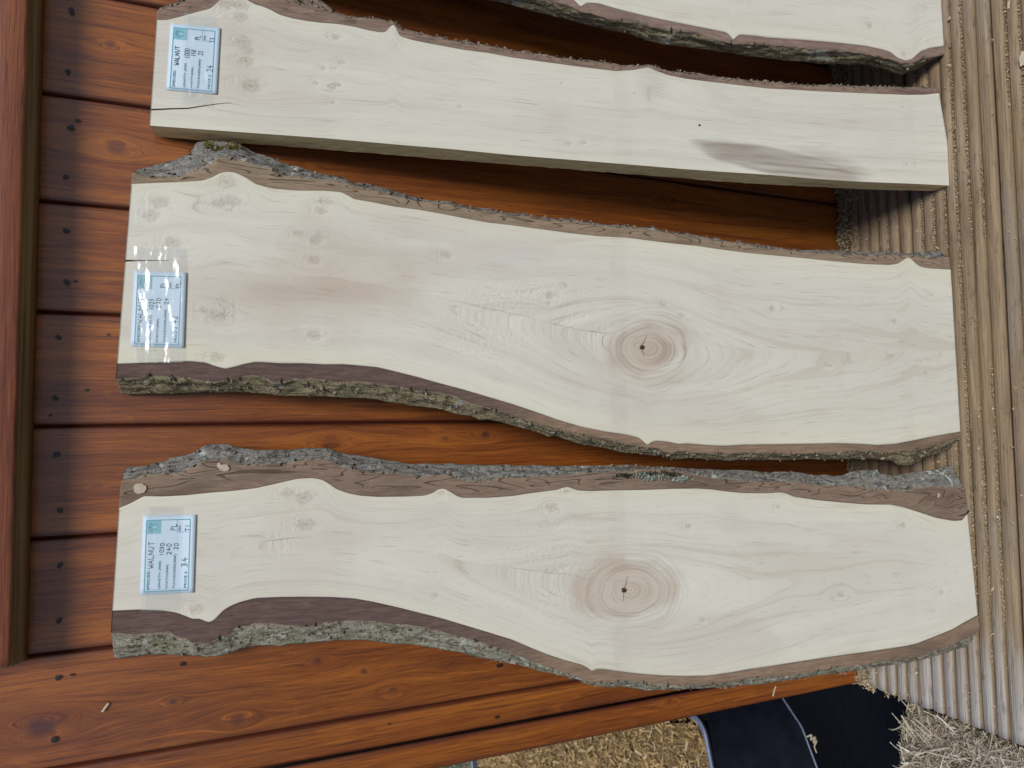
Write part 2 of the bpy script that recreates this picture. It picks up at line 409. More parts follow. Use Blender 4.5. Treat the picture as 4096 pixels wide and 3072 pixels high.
DX0, DX1 = -0.404, 1.25
BW, GAP, DT = 0.1215, 0.0045, 0.026
decking = tag(empty('decking', (0, -0.3, 0)), kind='structure')
def deck_board(k):
    y1 = 0.004 - k * (BW + GAP); y0 = y1 - BW          # y1 is the edge towards the door
    prof = []                                         # (y, z, groove?)
    P = BW / 7
    prof += [(y0, -DT, 0), (y0, -0.004, 0), (y0 + .0012, -0.0012, 0), (y0 + 0.003, 0, 0)]
    for i in range(1, 7):
        c = y0 + i * P
        hw = 0.0024
        prof += [(c - hw - 0.0009, 0, 0), (c - hw - 0.0002, -0.0009, .3), (c - hw * .75, -0.0030, 1), (c + hw * .75, -0.0030, 1), (c + hw + 0.0002, -0.0009, .3), (c + hw + 0.0009, 0, 0)]
    prof += [(y1 - 0.003, 0, 0), (y1 - .0012, -0.0012, 0), (y1, -0.004, 0), (y1, -DT, 0)]
    prof = np.array(prof)
    nx = 140
    X = np.linspace(DX0 + RNG.uniform(-.002, .002), DX1, nx)
    V = np.zeros((nx, len(prof), 3))
    V[..., 0] = X[:, None]
    V[..., 1] = prof[None, :, 0] + 0.0007 * vnoise(X * 7, X * 0, 3 + k)[:, None] - (-0.3)
    V[..., 2] = prof[None, :, 1] + (0.0005 * vnoise(X[:, None] * 25, prof[None, :, 0] * 300, k)) * (prof[None, :, 1] > -0.01)
    np_ = len(prof)
    F = [gridf(nx, np_)]
    sky_end = 0.85 * sstep(-0.20, -0.37, X[:, None] + 0.10 * fbm(X[:, None] * 9, prof[None, :, 0] * 60, 5 + k)) + 0 * prof[None, :, 1]  # left end painted paler, standing in for the open sky's light
    gv = np.broadcast_to(prof[None, :, 2], (nx, np_))
    # end caps as fans over the profile
    nvt = nx * np_
    c0 = np.array([[X[0], prof[:, 0].mean() + .3, -DT * .6]]); c1 = np.array([[X[-1], prof[:, 0].mean() + .3, -DT * .6]])
    i = np.arange(np_ - 1)
    t0 = np.stack([np.full_like(i, nvt), i + 1, i], -1); t1 = np.stack([np.full_like(i, nvt + 1), (nx - 1) * np_ + i, (nx - 1) * np_ + i + 1], -1)
    VV = np.concatenate([V.reshape(-1, 3), c0, c1])
    return mesh('deck_board', VV, F + [np.concatenate([t0, t1])], DECK, decking,
                dict(sky_pale=np.concatenate([sky_end.ravel(), [1, 0]]), groove=np.concatenate([gv.ravel(), [0, 0]])), False)
for k in range(4): deck_board(k)
def bearer(y):
    V, F = boxvf(DX0 + 0.01, DX1 - .01, y - 0.02 + .3, y + 0.02 + .3, GZ, -DT - 0.0005)
    mesh('bearer', V, F, RAW, decking)
bearer(-0.06); bearer(-0.42)

# ------------------------------------------------------------------ varnished door
door = tag(empty('panelled_door', (0, 0, 0)),
           'orange-brown varnished tongue-and-groove wooden door standing upright behind the leaning slabs', 'door', kind='thing')
SEAMS = [-0.370, -0.332, -0.221, -0.108, 0.003, 0.118, 0.231, 0.343, 0.456, 0.568, 0.680, 0.792, 0.904]
DZ1 = 1.28
DK = []     # knots: x, z, radius, strength
for ox, oy, pts in [(0, 0, [(955, 385, 35, .6), (1010, 1275, 60, .55)]), (0, 1536, [(840, 885, 20, .4)]),
                    (0, 2304, [(360, 1310, 85, .85), (1495, 1080, 26, .8), (2050, 1245, 50, .6)]),
                    (1024, 2304, [(530, 735, 30, .8), (935, 820, 24, .8), (1180, 1005, 42, .35), (1620, 770, 20, .3)]),
                    (1024, 1536, [(1980, 435, 36, .9), (1630, 475, 18, .7), (650, 500, 60, .3)]), (1024, 0, [(1880, 360, 28, .9), (1880, 40, 24, .8)]),
                    (2048, 2304, [(1350, 1075, 30, .55)]), (2048, 768, [(1300, 60, 40, .6)]), (3072, 1536, [(585, 730, 20, .6)])]:
    for x, y, r, s in pts:
        p = on_door((ox + x / 2.1602, oy + y / 2.1602)); DK.append((p[0], p[2], r / 2.1602 / FPX * D, s))
def door_plank(x0, x1, seed, y=0.0, bevel=0.0030, name='door_plank', ndep=0.0055, both=True):
    nx = int((x1 - x0) / 0.0028); nz = 420
    xs = np.concatenate([[x0 + .00002], [x0 + bevel * .5], np.linspace(x0 + bevel, x1 - bevel, nx), [x1 - bevel * .5], [x1 - .00002]])
    dep = np.concatenate([[ndep], [ndep * .45], np.zeros(nx), [ndep * .45], [ndep]])
    seam = np.concatenate([[1], [.85], [.5], [.12], np.zeros(nx - 4), [.12], [.5], [.85], [1]]) * 0.9
    zs = np.linspace(0.002, DZ1, nz)
    X, Zg = np.meshgrid(xs, zs, indexing='ij')
    V = np.stack([X, y + dep[:, None] + 0.0004 * fbm(X * 60, Zg * 6, seed), Zg], -1)
    ph = X.copy(); kn = np.zeros_like(X)
    wob = 0.010 * fbm(Zg * 2.2, X * 9 + seed * 3, seed + 5, 3)
    for kx, kz, kr, ks in DK:
        if x0 - .01 < kx < x1 + .01:
            dx, dz = X - kx, Zg - kz
            ph -= dx * (1.6 * kr) ** 2 / (dx ** 2 + (dz / 2.6) ** 2 + (0.8 * kr) ** 2)
            rr = np.sqrt(dx ** 2 + (dz * .8) ** 2) / kr * (1 + .35 * fbm(X * 300, Zg * 300, 2, 2))
            kn = np.maximum(kn, ks * sstep(1.15, .5, rr))
    nxx = len(xs)
    F = [gridf(nxx, nz, 0, False)]
    nv = nxx * nz
    VB = np.array([(x0 + .00002, y + .02, zs[0]), (x0 + .00002, y + .02, zs[-1]), (x1 - .00002, y + .02, zs[0]), (x1 - .00002, y + .02, zs[-1])])
    a0, a1, b0, b1 = 0, nz - 1, (nxx - 1) * nz, nxx * nz - 1
    Q = np.array([(a0, a1, nv + 1, nv), (b1, b0, nv + 2, nv + 3), (nv, nv + 1, nv + 3, nv + 2), (a1, b1, nv + 3, nv + 1), (b0, a0, nv, nv + 2)])
    VV = np.concatenate([V.reshape(-1, 3), VB])
    g = np.stack([ph + wob, Zg, 0 * X], -1).reshape(-1, 3)
    pad = lambda q, v: np.concatenate([q.ravel(), np.full(4, v)])
    return mesh(name, VV, F + [Q], DOOR, door,
                dict(grain=np.concatenate([g, np.zeros((4, 3))]), knot=pad(kn, 0), seam=pad(np.broadcast_to(seam[:, None], X.shape), 1)), False)
for i in range(len(SEAMS) - 1):
    door_plank(SEAMS[i], SEAMS[i + 1], i)
door_plank(-0.404, -0.3702, 40, -0.004, 0.002, 'edge_strip', 0.002)

# protruding mid rail with its unstained underside moulding
RX0, RX1, RZ = -0.2225, 0.95, 1.086
def extr(prof, mat, name, x0m, x1, parent, nx=160, mitre=0.0):
    prof = np.array(prof)
    t = np.linspace(0, 1, nx)
    V = np.zeros((nx, len(prof), 3))
    xs = x0m + (x1 - x0m) * t
    V[..., 0] = xs[:, None] + (mitre * (-prof[None, :, 0]) * (1 - t[:, None]))
    V[..., 1] = prof[None, :, 0] + 0.0008 * fbm(xs * 20, xs * 0, 9)[:, None]
    V[..., 2] = prof[None, :, 1] + 0.0006 * fbm(xs[:, None] * 30, prof[None, :, 0] * 200, 4)
    nprof = len(prof); i = np.arange(nprof)
    F = np.concatenate([np.stack([k * nprof + i, k * nprof + (i + 1) % nprof, (k + 1) * nprof + (i + 1) % nprof, (k + 1) * nprof + i], -1) for k in range(nx - 1)])
    g = np.stack([V[..., 2] + V[..., 1] * .7, V[..., 0], 0 * V[..., 0]], -1).reshape(-1, 3)
    nv = nx * nprof
    caps = np.array([[nv, (j + 1) % nprof, j] for j in range(nprof)] + [[nv + 1, (nx - 1) * nprof + j, (nx - 1) * nprof + (j + 1) % nprof] for j in range(nprof)])
    VV = np.concatenate([V.reshape(-1, 3), V[0].mean(0)[None], V[-1].mean(0)[None]])
    z = np.zeros(nv + 2)
    return mesh(name, VV, [F, caps], mat, parent, dict(grain=np.concatenate([g, np.zeros((2, 3))]), knot=z, seam=z))
extr([(-.0012, RZ), (-.026, RZ + .003), (-.027, RZ + .007), (-.0305, RZ + .007), (-.0315, RZ + .004), (-.036, RZ + .0045), (-.0365, RZ + .008), (-.039, RZ + .009), (-.039, RZ + .016), (-.0012, RZ + .016)],
     RAW, 'rail_moulding', RX0, RX1, door, mitre=0.12)
extr([(-.0012, RZ + .0165), (-.0395, RZ + .0165), (-.0395, RZ + .0062), (-.044, RZ + .0046), (-.046, RZ + .007), (-.047, RZ + .03), (-.046, RZ + .10), (-.04, RZ + .12), (-.0012, RZ + .12)],
     RAILRED, 'rail_face', RX0 + .002, RX1, door, mitre=0.12)

# nail holes and small dents
def blob(x, z, rx, rz, seed, y=-0.0006):
    n = 18; t = np.linspace(0, 2 * np.pi, n, endpoint=False)
    r = .92 + 0.75 * fbm(1.6 * np.cos(t) + seed * 5.3, 1.6 * np.sin(t) + seed, seed, 3)
    P = np.stack([x + rx * r * np.cos(t), np.full(n, y), z + rz * r * np.sin(t)], -1)
    P2 = np.stack([x + .55 * rx * r * np.cos(t), np.full(n, y - .0001), z + .55 * rz * r * np.sin(t)], -1)
    c = np.array([[x, y - .00015, z]])
    i = np.arange(n); j = (i + 1) % n
    return np.concatenate([P, P2, c]), [np.stack([i, j, n + j, n + i], -1), np.stack([n + i, n + j, np.full(n, 2 * n)], -1)]
sd_ = 0
for ox, oy, pts in [(0, 0, [(620, 105, 34, 40), (590, 625, 30, 26), (610, 1105, 44, 28), (670, 1045, 40, 14), (570, 1535, 32, 24)]),
                    (0, 768, [(575, 338, 40, 28), (575, 778, 34, 34), (650, 770, 22, 14), (505, 1255, 34, 28), (933, 1230, 14, 12)]),
                    (0, 1536, [(485, 125, 40, 30), (435, 270, 20, 14), (490, 612, 36, 30), (520, 1092, 34, 32), (520, 1560, 34, 30), (750, 52, 30, 14)]),
                    (0, 2304, [(508, 385, 36, 26), (508, 875, 40, 34), (628, 850, 26, 14), (475, 1408, 40, 36), (1580, 755, 36, 24)]),
                    (1024, 2304, [(2080, 1215, 44, 22), (2100, 770, 50, 24), (1145, 1275, 16, 12)])]:
    for x, y, rv, rh in pts:
        p = on_door((ox + x / 2.1602, oy + y / 2.1602)); k = D / FPX / 2.1602; sd_ += 1
        V, F = blob(p[0], p[2], rh * k * .7, rv * k * .62, sd_, -0.0016 if p[0] > -.37 else -.0055)
        mesh('nail_hole', V, F, HOLE, door)

# ------------------------------------------------------------------ slabs
# traced outlines, noted in enlargements of the photograph and laid on each slab's own leaning plane
A1 = dict(
 inU=Zm(0,1536,[(1025,1075),(1110,1040),(1180,1005),(1245,968),(1400,972),(1600,962),(1800,940),(2000,925)])+Zm(1024,1536,[(0,900),(200,855),(350,820),(480,812),(570,825),(630,860),(690,905),(800,945),(900,965),(1050,975),(1300,972),(1450,965),(1530,940),(1570,910),(1620,902),(1670,925),(1730,965),(1780,983),(2000,983)])+Zm(2048,1536,[(0,968),(150,945),(300,925),(400,912),(440,895),(480,888),(520,900),(570,920),(700,925),(900,918),(1150,915),(1400,905),(1600,903),(1720,910),(1850,928),(2000,942)])+Zm(3072,1536,[(0,943),(100,935),(160,945),(230,975),(400,1000),(600,1020),(850,1040),(1060,1042),(1160,1060),(1300,1105),(1450,1155),(1600,1183),(1680,1178),(1712,1130),(1738,1095)]),
 miU=Zm(0,1536,[(1050,835),(1200,815),(1280,795),(1400,780),(1500,800),(1650,740),(1720,690),(1800,670),(1900,660),(1990,655),(2010,690),(2100,715)])+Zm(1024,1536,[(0,700),(60,700),(150,690),(280,690),(400,660),(540,655),(660,680),(720,720),(850,750),(1000,770),(1200,775),(1330,785),(1430,820),(1500,790),(1650,790),(1720,820),(1850,850),(1950,845),(2050,820)])+Zm(2048,1536,[(0,815),(150,815),(280,800),(400,795),(550,780),(700,775),(850,765),(960,755),(1080,740),(1300,738),(1500,760),(1580,790),(1700,810),(1850,830),(2000,845)])+Zm(3072,1536,[(0,850),(130,852),(260,855),(400,875),(530,885),(700,888),(850,900),(970,920),(1110,928),(1220,930),(1300,905),(1450,893),(1580,900),(1680,900)]),
 ouU=Zm(0,1536,[(1090,710),(1200,705),(1300,690),(1400,660),(1440,665),(1450,635),(1550,625),(1650,600),(1700,570),(1760,530),(1830,512),(1950,508),(2030,530),(2100,550)])+Zm(1024,1536,[(0,568),(200,570),(380,558),(500,555),(650,555),(700,580),(800,605),(950,625),(1100,655),(1250,670),(1350,685),(1500,690),(1600,695),(1700,685),(1800,695),(1950,700),(2100,695)])+Zm(2048,1536,[(0,695),(150,700),(400,703),(700,703),(1000,703),(1250,712),(1400,720),(1600,735),(1800,738),(1950,740),(2100,755)])+Zm(3072,1536,[(0,768),(100,755),(230,755),(350,775),(430,785),(500,775),(560,790),(650,785),(700,760),(850,740),(900,742),(940,775),(1000,775),(1100,790),(1300,755),(1450,735),(1530,708),(1610,708),(1640,740)]),
 inL=Zm(0,2304,[(970,300),(1200,290),(1400,298),(1520,315),(1590,340),(1660,370),(1730,370),(1800,403),(1840,390),(1880,350),(1920,305),(1980,265),(2060,230),(2150,205)])+Zm(1024,2304,[(0,190),(200,182),(400,180),(650,182),(850,195),(1000,220),(1200,265),(1400,315),(1600,365),(1800,425),(2000,485)])+Zm(2048,2304,[(0,550),(150,615),(300,675),(450,725),(600,765),(660,795),(695,830),(720,805),(780,803),(900,820),(1100,845),(1300,860),(1500,865),(1700,860),(1900,832),(2050,805)])+Zm(3072,2304,[(0,782),(300,735),(600,690),(900,650),(1200,605),(1300,580),(1450,520),(1600,460),(1700,400),(1815,338)]),
 miL=Zm(0,2304,[(955,495),(1100,508),(1250,500),(1460,480),(1500,515),(1600,545),(1650,580),(1720,570),(1790,595),(1850,560),(1960,510),(2000,465),(2100,435)])+Zm(1024,2304,[(0,410),(150,412),(250,430),(380,435),(500,430),(600,405),(750,390),(900,383),(1000,392),(1150,410),(1300,425),(1450,445),(1600,480),(1750,520),(1900,565),(2050,605)])+Zm(2048,2304,[(0,660),(100,705),(200,740),(330,790),(450,840),(560,875),(650,915),(800,925),(900,920),(1000,905),(1100,920),(1200,935),(1350,945),(1500,945),(1700,935),(1850,925),(1950,905),(2100,880)])+Zm(3072,2304,[(0,875),(200,860),(400,830),(600,795),(800,770),(1000,735),(1200,720),(1350,690),(1450,640),(1600,600),(1640,575),(1800,500),(1828,470)]),
 ouL=Zm(0,2304,[(970,640),(1000,720),(1060,715),(1200,695),(1400,680),(1600,690),(1700,690),(1780,708),(1900,700),(2000,665),(2100,630)])+Zm(1024,2304,[(0,605),(150,600),(200,612),(300,590),(500,570),(700,560),(900,553),(1050,565),(1200,590),(1350,600),(1500,612),(1700,650),(1900,695),(2050,730)])+Zm(2048,2304,[(0,760),(200,810),(400,860),(600,905),(700,940),(770,962),(900,958),(1000,955),(1100,975),(1170,992),(1300,985),(1500,978),(1700,965),(1900,955),(2100,935)])+Zm(3072,2304,[(0,920),(150,905),(400,870),(600,845),(800,815),(1000,780),(1200,750),(1350,715),(1450,690),(1550,660),(1650,625),(1750,610),(1815,550),(1830,490)]),
 top=Zm(0,1536,[(1043,840)])+Zm(0,2304,[(957,480)]), bot=Zm(3072,1536,[(1710,960)])+Zm(3072,2304,[(1828,470)]),
 pb=(3890,2200), pt=(455,2250), t=.020)
A2 = dict(
 inU=Zm(0,0,[(1130,1590),(1350,1580),(1600,1570),(1750,1560),(1840,1530),(1900,1495),(1960,1482),(2030,1490),(2120,1530),(2212,1590)])+Zm(1024,0,[(150,1630),(350,1645),(600,1647)])+Zm(1024,768,[(740,0),(800,30),(850,60),(1000,85),(1200,125),(1400,150),(1600,185),(1800,225),(2000,262)])+Zm(2048,768,[(0,285),(250,320),(500,355),(750,383),(1000,395),(1150,415),(1350,440),(1600,465),(1800,495),(2000,520)])+Zm(3072,768,[(0,542),(200,560),(400,580),(650,605),(850,622),(1050,630),(1120,620),(1160,595),(1210,563),(1240,575),(1270,610),(1320,645),(1400,660),(1575,668)]),
 miU=Zm(0,0,[(1145,1490),(1250,1520),(1400,1535),(1550,1525),(1700,1480),(1790,1440),(1850,1400),(1900,1370),(1950,1365),(2050,1380),(2150,1410),(2212,1430)])+Zm(1024,0,[(60,1450),(150,1465),(170,1510),(240,1530),(330,1525),(450,1545),(620,1555),(750,1575),(850,1605),(1000,1640)])+Zm(1024,768,[(1150,12),(1250,45),(1400,78),(1590,98),(1640,95),(1750,128),(1900,153),(2050,168)])+Zm(2048,768,[(0,203),(130,208),(200,218),(350,238),(500,250),(700,278),(900,302),(1100,314),(1300,346),(1500,373),(1650,399),(1750,419),(1900,434)])+Zm(3072,768,[(0,490),(180,503),(400,528),(600,533),(800,548),(1000,543),(1200,543),(1300,558),(1400,575),(1575,565)]),
 ouU=Zm(0,0,[(1155,1485),(1200,1460),(1330,1430),(1450,1400),(1550,1370),(1640,1330),(1678,1280),(1688,1225),(1800,1220),(1950,1225),(2100,1255),(2160,1290),(2212,1320)])+Zm(1024,0,[(80,1340),(200,1390),(330,1435),(370,1430),(390,1450),(500,1490),(600,1510),(750,1540),(850,1580),(970,1580),(1100,1620),(1200,1650)])+Zm(1024,768,[(1350,35),(1500,70),(1590,85),(1640,75),(1700,90),(1780,120),(1900,135),(2050,150)])+Zm(2048,768,[(0,183),(100,190),(140,205),(300,225),(550,245),(800,280),(1000,295),(1150,310),(1300,340),(1450,358),(1550,375),(1700,400),(1850,425),(1950,430),(2100,455)])+Zm(3072,768,[(0,470),(150,490),(400,505),(600,512),(800,515),(1000,520),(1200,525),(1350,510),(1480,515),(1550,530),(1575,560)]),
 inL=Zm(0,768,[(1005,1485),(1150,1480),(1400,1470),(1650,1462),(1780,1475),(1860,1505),(1950,1528),(2030,1510),(2120,1485)])+Zm(1024,768,[(0,1468),(100,1472),(200,1480),(400,1480),(600,1490),(750,1488),(900,1500),(1050,1515),(1200,1550),(1400,1600),(1610,1659)])+Zm(1024,1536,[(1800,50),(2000,110)])+Zm(2048,1536,[(0,172),(200,240),(400,310),(600,370),(800,410),(1000,440),(1100,465),(1140,500),(1175,535),(1200,505),(1250,490),(1350,500),(1450,520),(1510,513),(1700,530),(1850,535),(2000,525)])+Zm(3072,1536,[(0,522),(300,518),(600,512),(800,518),(950,528),(1100,518),(1250,490),(1420,455),(1560,430),(1668,412)]),
 miL=Zm(0,768,[(1000,1610),(1150,1605),(1250,1600),(1300,1575),(1450,1590),(1600,1590),(1700,1615),(1850,1640),(2000,1615),(2100,1590)])+Zm(1024,768,[(0,1580),(100,1605),(150,1650),(260,1630),(300,1615),(450,1610),(600,1625),(720,1640),(800,1640),(950,1635),(1100,1659)])+Zm(1024,1536,[(1230,20),(1350,40),(1450,60),(1550,60),(1700,95),(1850,160),(2000,205)])+Zm(2048,1536,[(0,265),(150,320),(300,365),(450,400),(600,440),(750,465),(900,500),(1000,515),(1160,550),(1280,555),(1330,590),(1400,600),(1450,575),(1560,590),(1750,600),(1900,600)])+Zm(3072,1536,[(0,595),(200,605),(420,600),(600,595),(760,575),(900,570),(1050,595),(1200,575),(1400,535),(1550,495),(1668,465)]),
 ouL=Zm(0,1536,[(1000,0),(1010,40),(1040,80),(1100,90),(1400,85),(1700,75),(1900,70),(2100,75)])+Zm(1024,1536,[(0,85),(100,88),(230,112),(400,105),(600,105),(800,120),(950,130),(1100,150),(1250,172),(1400,195),(1550,215),(1700,250),(1850,280),(1930,312),(2000,305)])+Zm(2048,1536,[(0,360),(150,400),(280,440),(310,465),(360,445),(450,475),(600,525),(750,545),(900,580),(1100,608),(1250,615),(1350,635),(1430,650),(1550,640),(1700,655),(1830,665),(2000,658)])+Zm(3072,1536,[(0,660),(300,655),(550,648),(800,650),(1000,658),(1070,665),(1120,700),(1190,712),(1300,685),(1350,640),(1450,610),(1550,560),(1640,510),(1668,480)]),
 top=Zm(0,0,[(1142,1490)])+Zm(0,768,[(1000,1610)]), bot=Zm(3072,768,[(1575,560)])+Zm(3072,1536,[(1668,465)]),
 pb=(3830,1400), pt=(480,1250), t=.024)
A3 = dict(
 inU=Zm(0,0,[(1355,175),(1450,172),(1560,145),(1700,105),(1820,75),(1880,20),(1940,-45),(2060,-50)])+Zm(1024,0,[(-50,15),(0,40),(60,55),(130,85),(200,125),(300,155),(430,180),(550,195),(720,208),(850,230),(980,262),(1080,280),(1125,275),(1150,235),(1190,207),(1213,230),(1220,280),(1240,310),(1350,345),(1550,385),(1800,430),(2000,455)])+Zm(2048,0,[(0,495),(250,530),(500,565),(700,590),(900,615),(1050,605),(1180,580),(1240,610),(1350,650),(1500,680),(1700,705),(1950,735)])+Zm(3072,0,[(0,765),(200,775),(450,790),(700,800),(1000,812),(1200,818),(1350,817),(1478,803)]),
 miU=Zm(0,0,[(1360,80),(1420,70),(1480,50),(1560,25),(1620,-10),(1800,-120),(2000,-180)])+Zm(1024,0,[(0,-110),(120,-60),(310,0),(400,50),(520,75),(620,95),(700,115),(780,150),(900,165),(1050,180),(1130,185),(1190,200),(1230,230),(1270,258),(1350,273),(1500,313),(1700,358),(1850,378),(2000,398)])+Zm(2048,0,[(0,440),(100,455),(200,473),(400,500),(650,530),(850,556),(980,577),(1010,562),(1050,580),(1170,570),(1230,578),(1300,610),(1450,635),(1520,632),(1700,660),(1850,685),(1970,692),(2050,705)])+Zm(3072,0,[(0,717),(200,735),(400,740),(460,747),(520,742),(700,748),(900,756),(1150,756),(1300,760),(1478,769)]),
 ouU=Zm(0,0,[(1360,75),(1420,60),(1480,35),(1560,10),(1640,-50),(1800,-190),(2000,-260)])+Zm(1024,0,[(200,-180),(400,-80),(560,0),(620,40),(680,95),(760,130),(900,155),(1050,175),(1190,195),(1240,235),(1360,265),(1480,300),(1650,345),(1850,368),(2050,400)])+Zm(2048,0,[(0,435),(100,450),(200,468),(400,495),(650,525),(850,550),(980,572),(1010,555),(1050,575),(1170,565),(1230,572),(1300,605),(1450,630),(1520,625),(1700,655),(1850,680),(1970,688),(2050,700)])+Zm(3072,0,[(0,712),(200,730),(400,735),(460,742),(520,735),(700,742),(900,750),(1150,750),(1300,755),(1478,765)]),
 inL=Zm(0,0,[(1292,1085),(1700,1115),(2212,1152)])+Zm(1024,0,[(600,1195),(1200,1248),(1700,1290)])+Zm(2048,0,[(0,1340),(500,1380),(1000,1420),(1500,1462),(1900,1490)])+Zm(3072,0,[(0,1510),(400,1545),(800,1570),(1200,1585),(1605,1605)]),
 bkL=Zm(0,0,[(1330,1175),(1400,1185),(1700,1210),(2212,1248)])+Zm(1024,0,[(500,1285),(1000,1325),(1500,1368)])+Zm(2048,0,[(0,1425),(500,1465),(1000,1505),(1400,1535),(1800,1570)])+Zm(3072,0,[(0,1595),(400,1615),(900,1640),(1400,1650),(1590,1640)]),
 top=Zm(0,0,[(1358,90),(1292,1085)]), bot=Zm(3072,0,[(1478,790),(1612,1600)]),
 pb=(3780,600), pt=(605,400), t=.022)
A4 = dict(
 inL=[(600,-185),(1100,-165),(1700,-120)]+Zm(2048,0,[(300,-60),(540,0),(560,25),(600,65),(620,40),(650,25),(750,30),(900,75),(1100,125),(1300,170),(1500,210),(1700,250),(1850,280),(1890,310),(1915,355),(1940,320),(1970,300),(2100,308)])+Zm(3072,0,[(0,325),(300,345),(600,370),(850,398),(1000,430),(1060,450),(1120,500),(1190,525),(1240,518),(1290,475),(1320,445),(1400,415),(1525,398)]),
 miL=[(600,-165),(1100,-145),(1700,-75)]+Zm(2048,0,[(200,-45),(340,0),(500,50),(600,100),(700,115),(850,160),(950,170),(1100,190),(1250,235),(1400,260),(1600,285),(1800,345),(1910,380),(2000,375)])+Zm(3072,0,[(0,378),(200,400),(430,425),(480,425),(570,430),(700,445),(900,475),(1050,500),(1150,545),(1250,545),(1330,510),(1360,480),(1430,490),(1525,465)]),
 ouL=[(600,-140),(1100,-115),(1600,-60),(1978,0)]+Zm(2048,0,[(0,40),(150,90),(300,120),(390,155),(500,175),(650,215),(800,250),(1000,295),(1150,345),(1300,385),(1500,405),(1700,435),(1900,465),(2100,495)])+Zm(3072,0,[(0,510),(250,535),(450,550),(600,555),(850,565),(1000,595),(1070,625),(1160,655),(1200,625),(1300,600),(1430,520),(1525,470)]),
 inU=[(600,-760),(1500,-780),(2300,-700),(3000,-720),(3700,-600)], miU=[(600,-800),(1500,-830),(2300,-760),(3000,-770),(3700,-640)], ouU=[(600,-815),(1500,-850),(2300,-780),(3000,-790),(3700,-660)],
 top=[(620,-600),(600,-100)], bot=Zm(3072,0,[(1480,-300),(1525,465)]),
 pb=(3772,100), pt=(600,-300), t=.024)

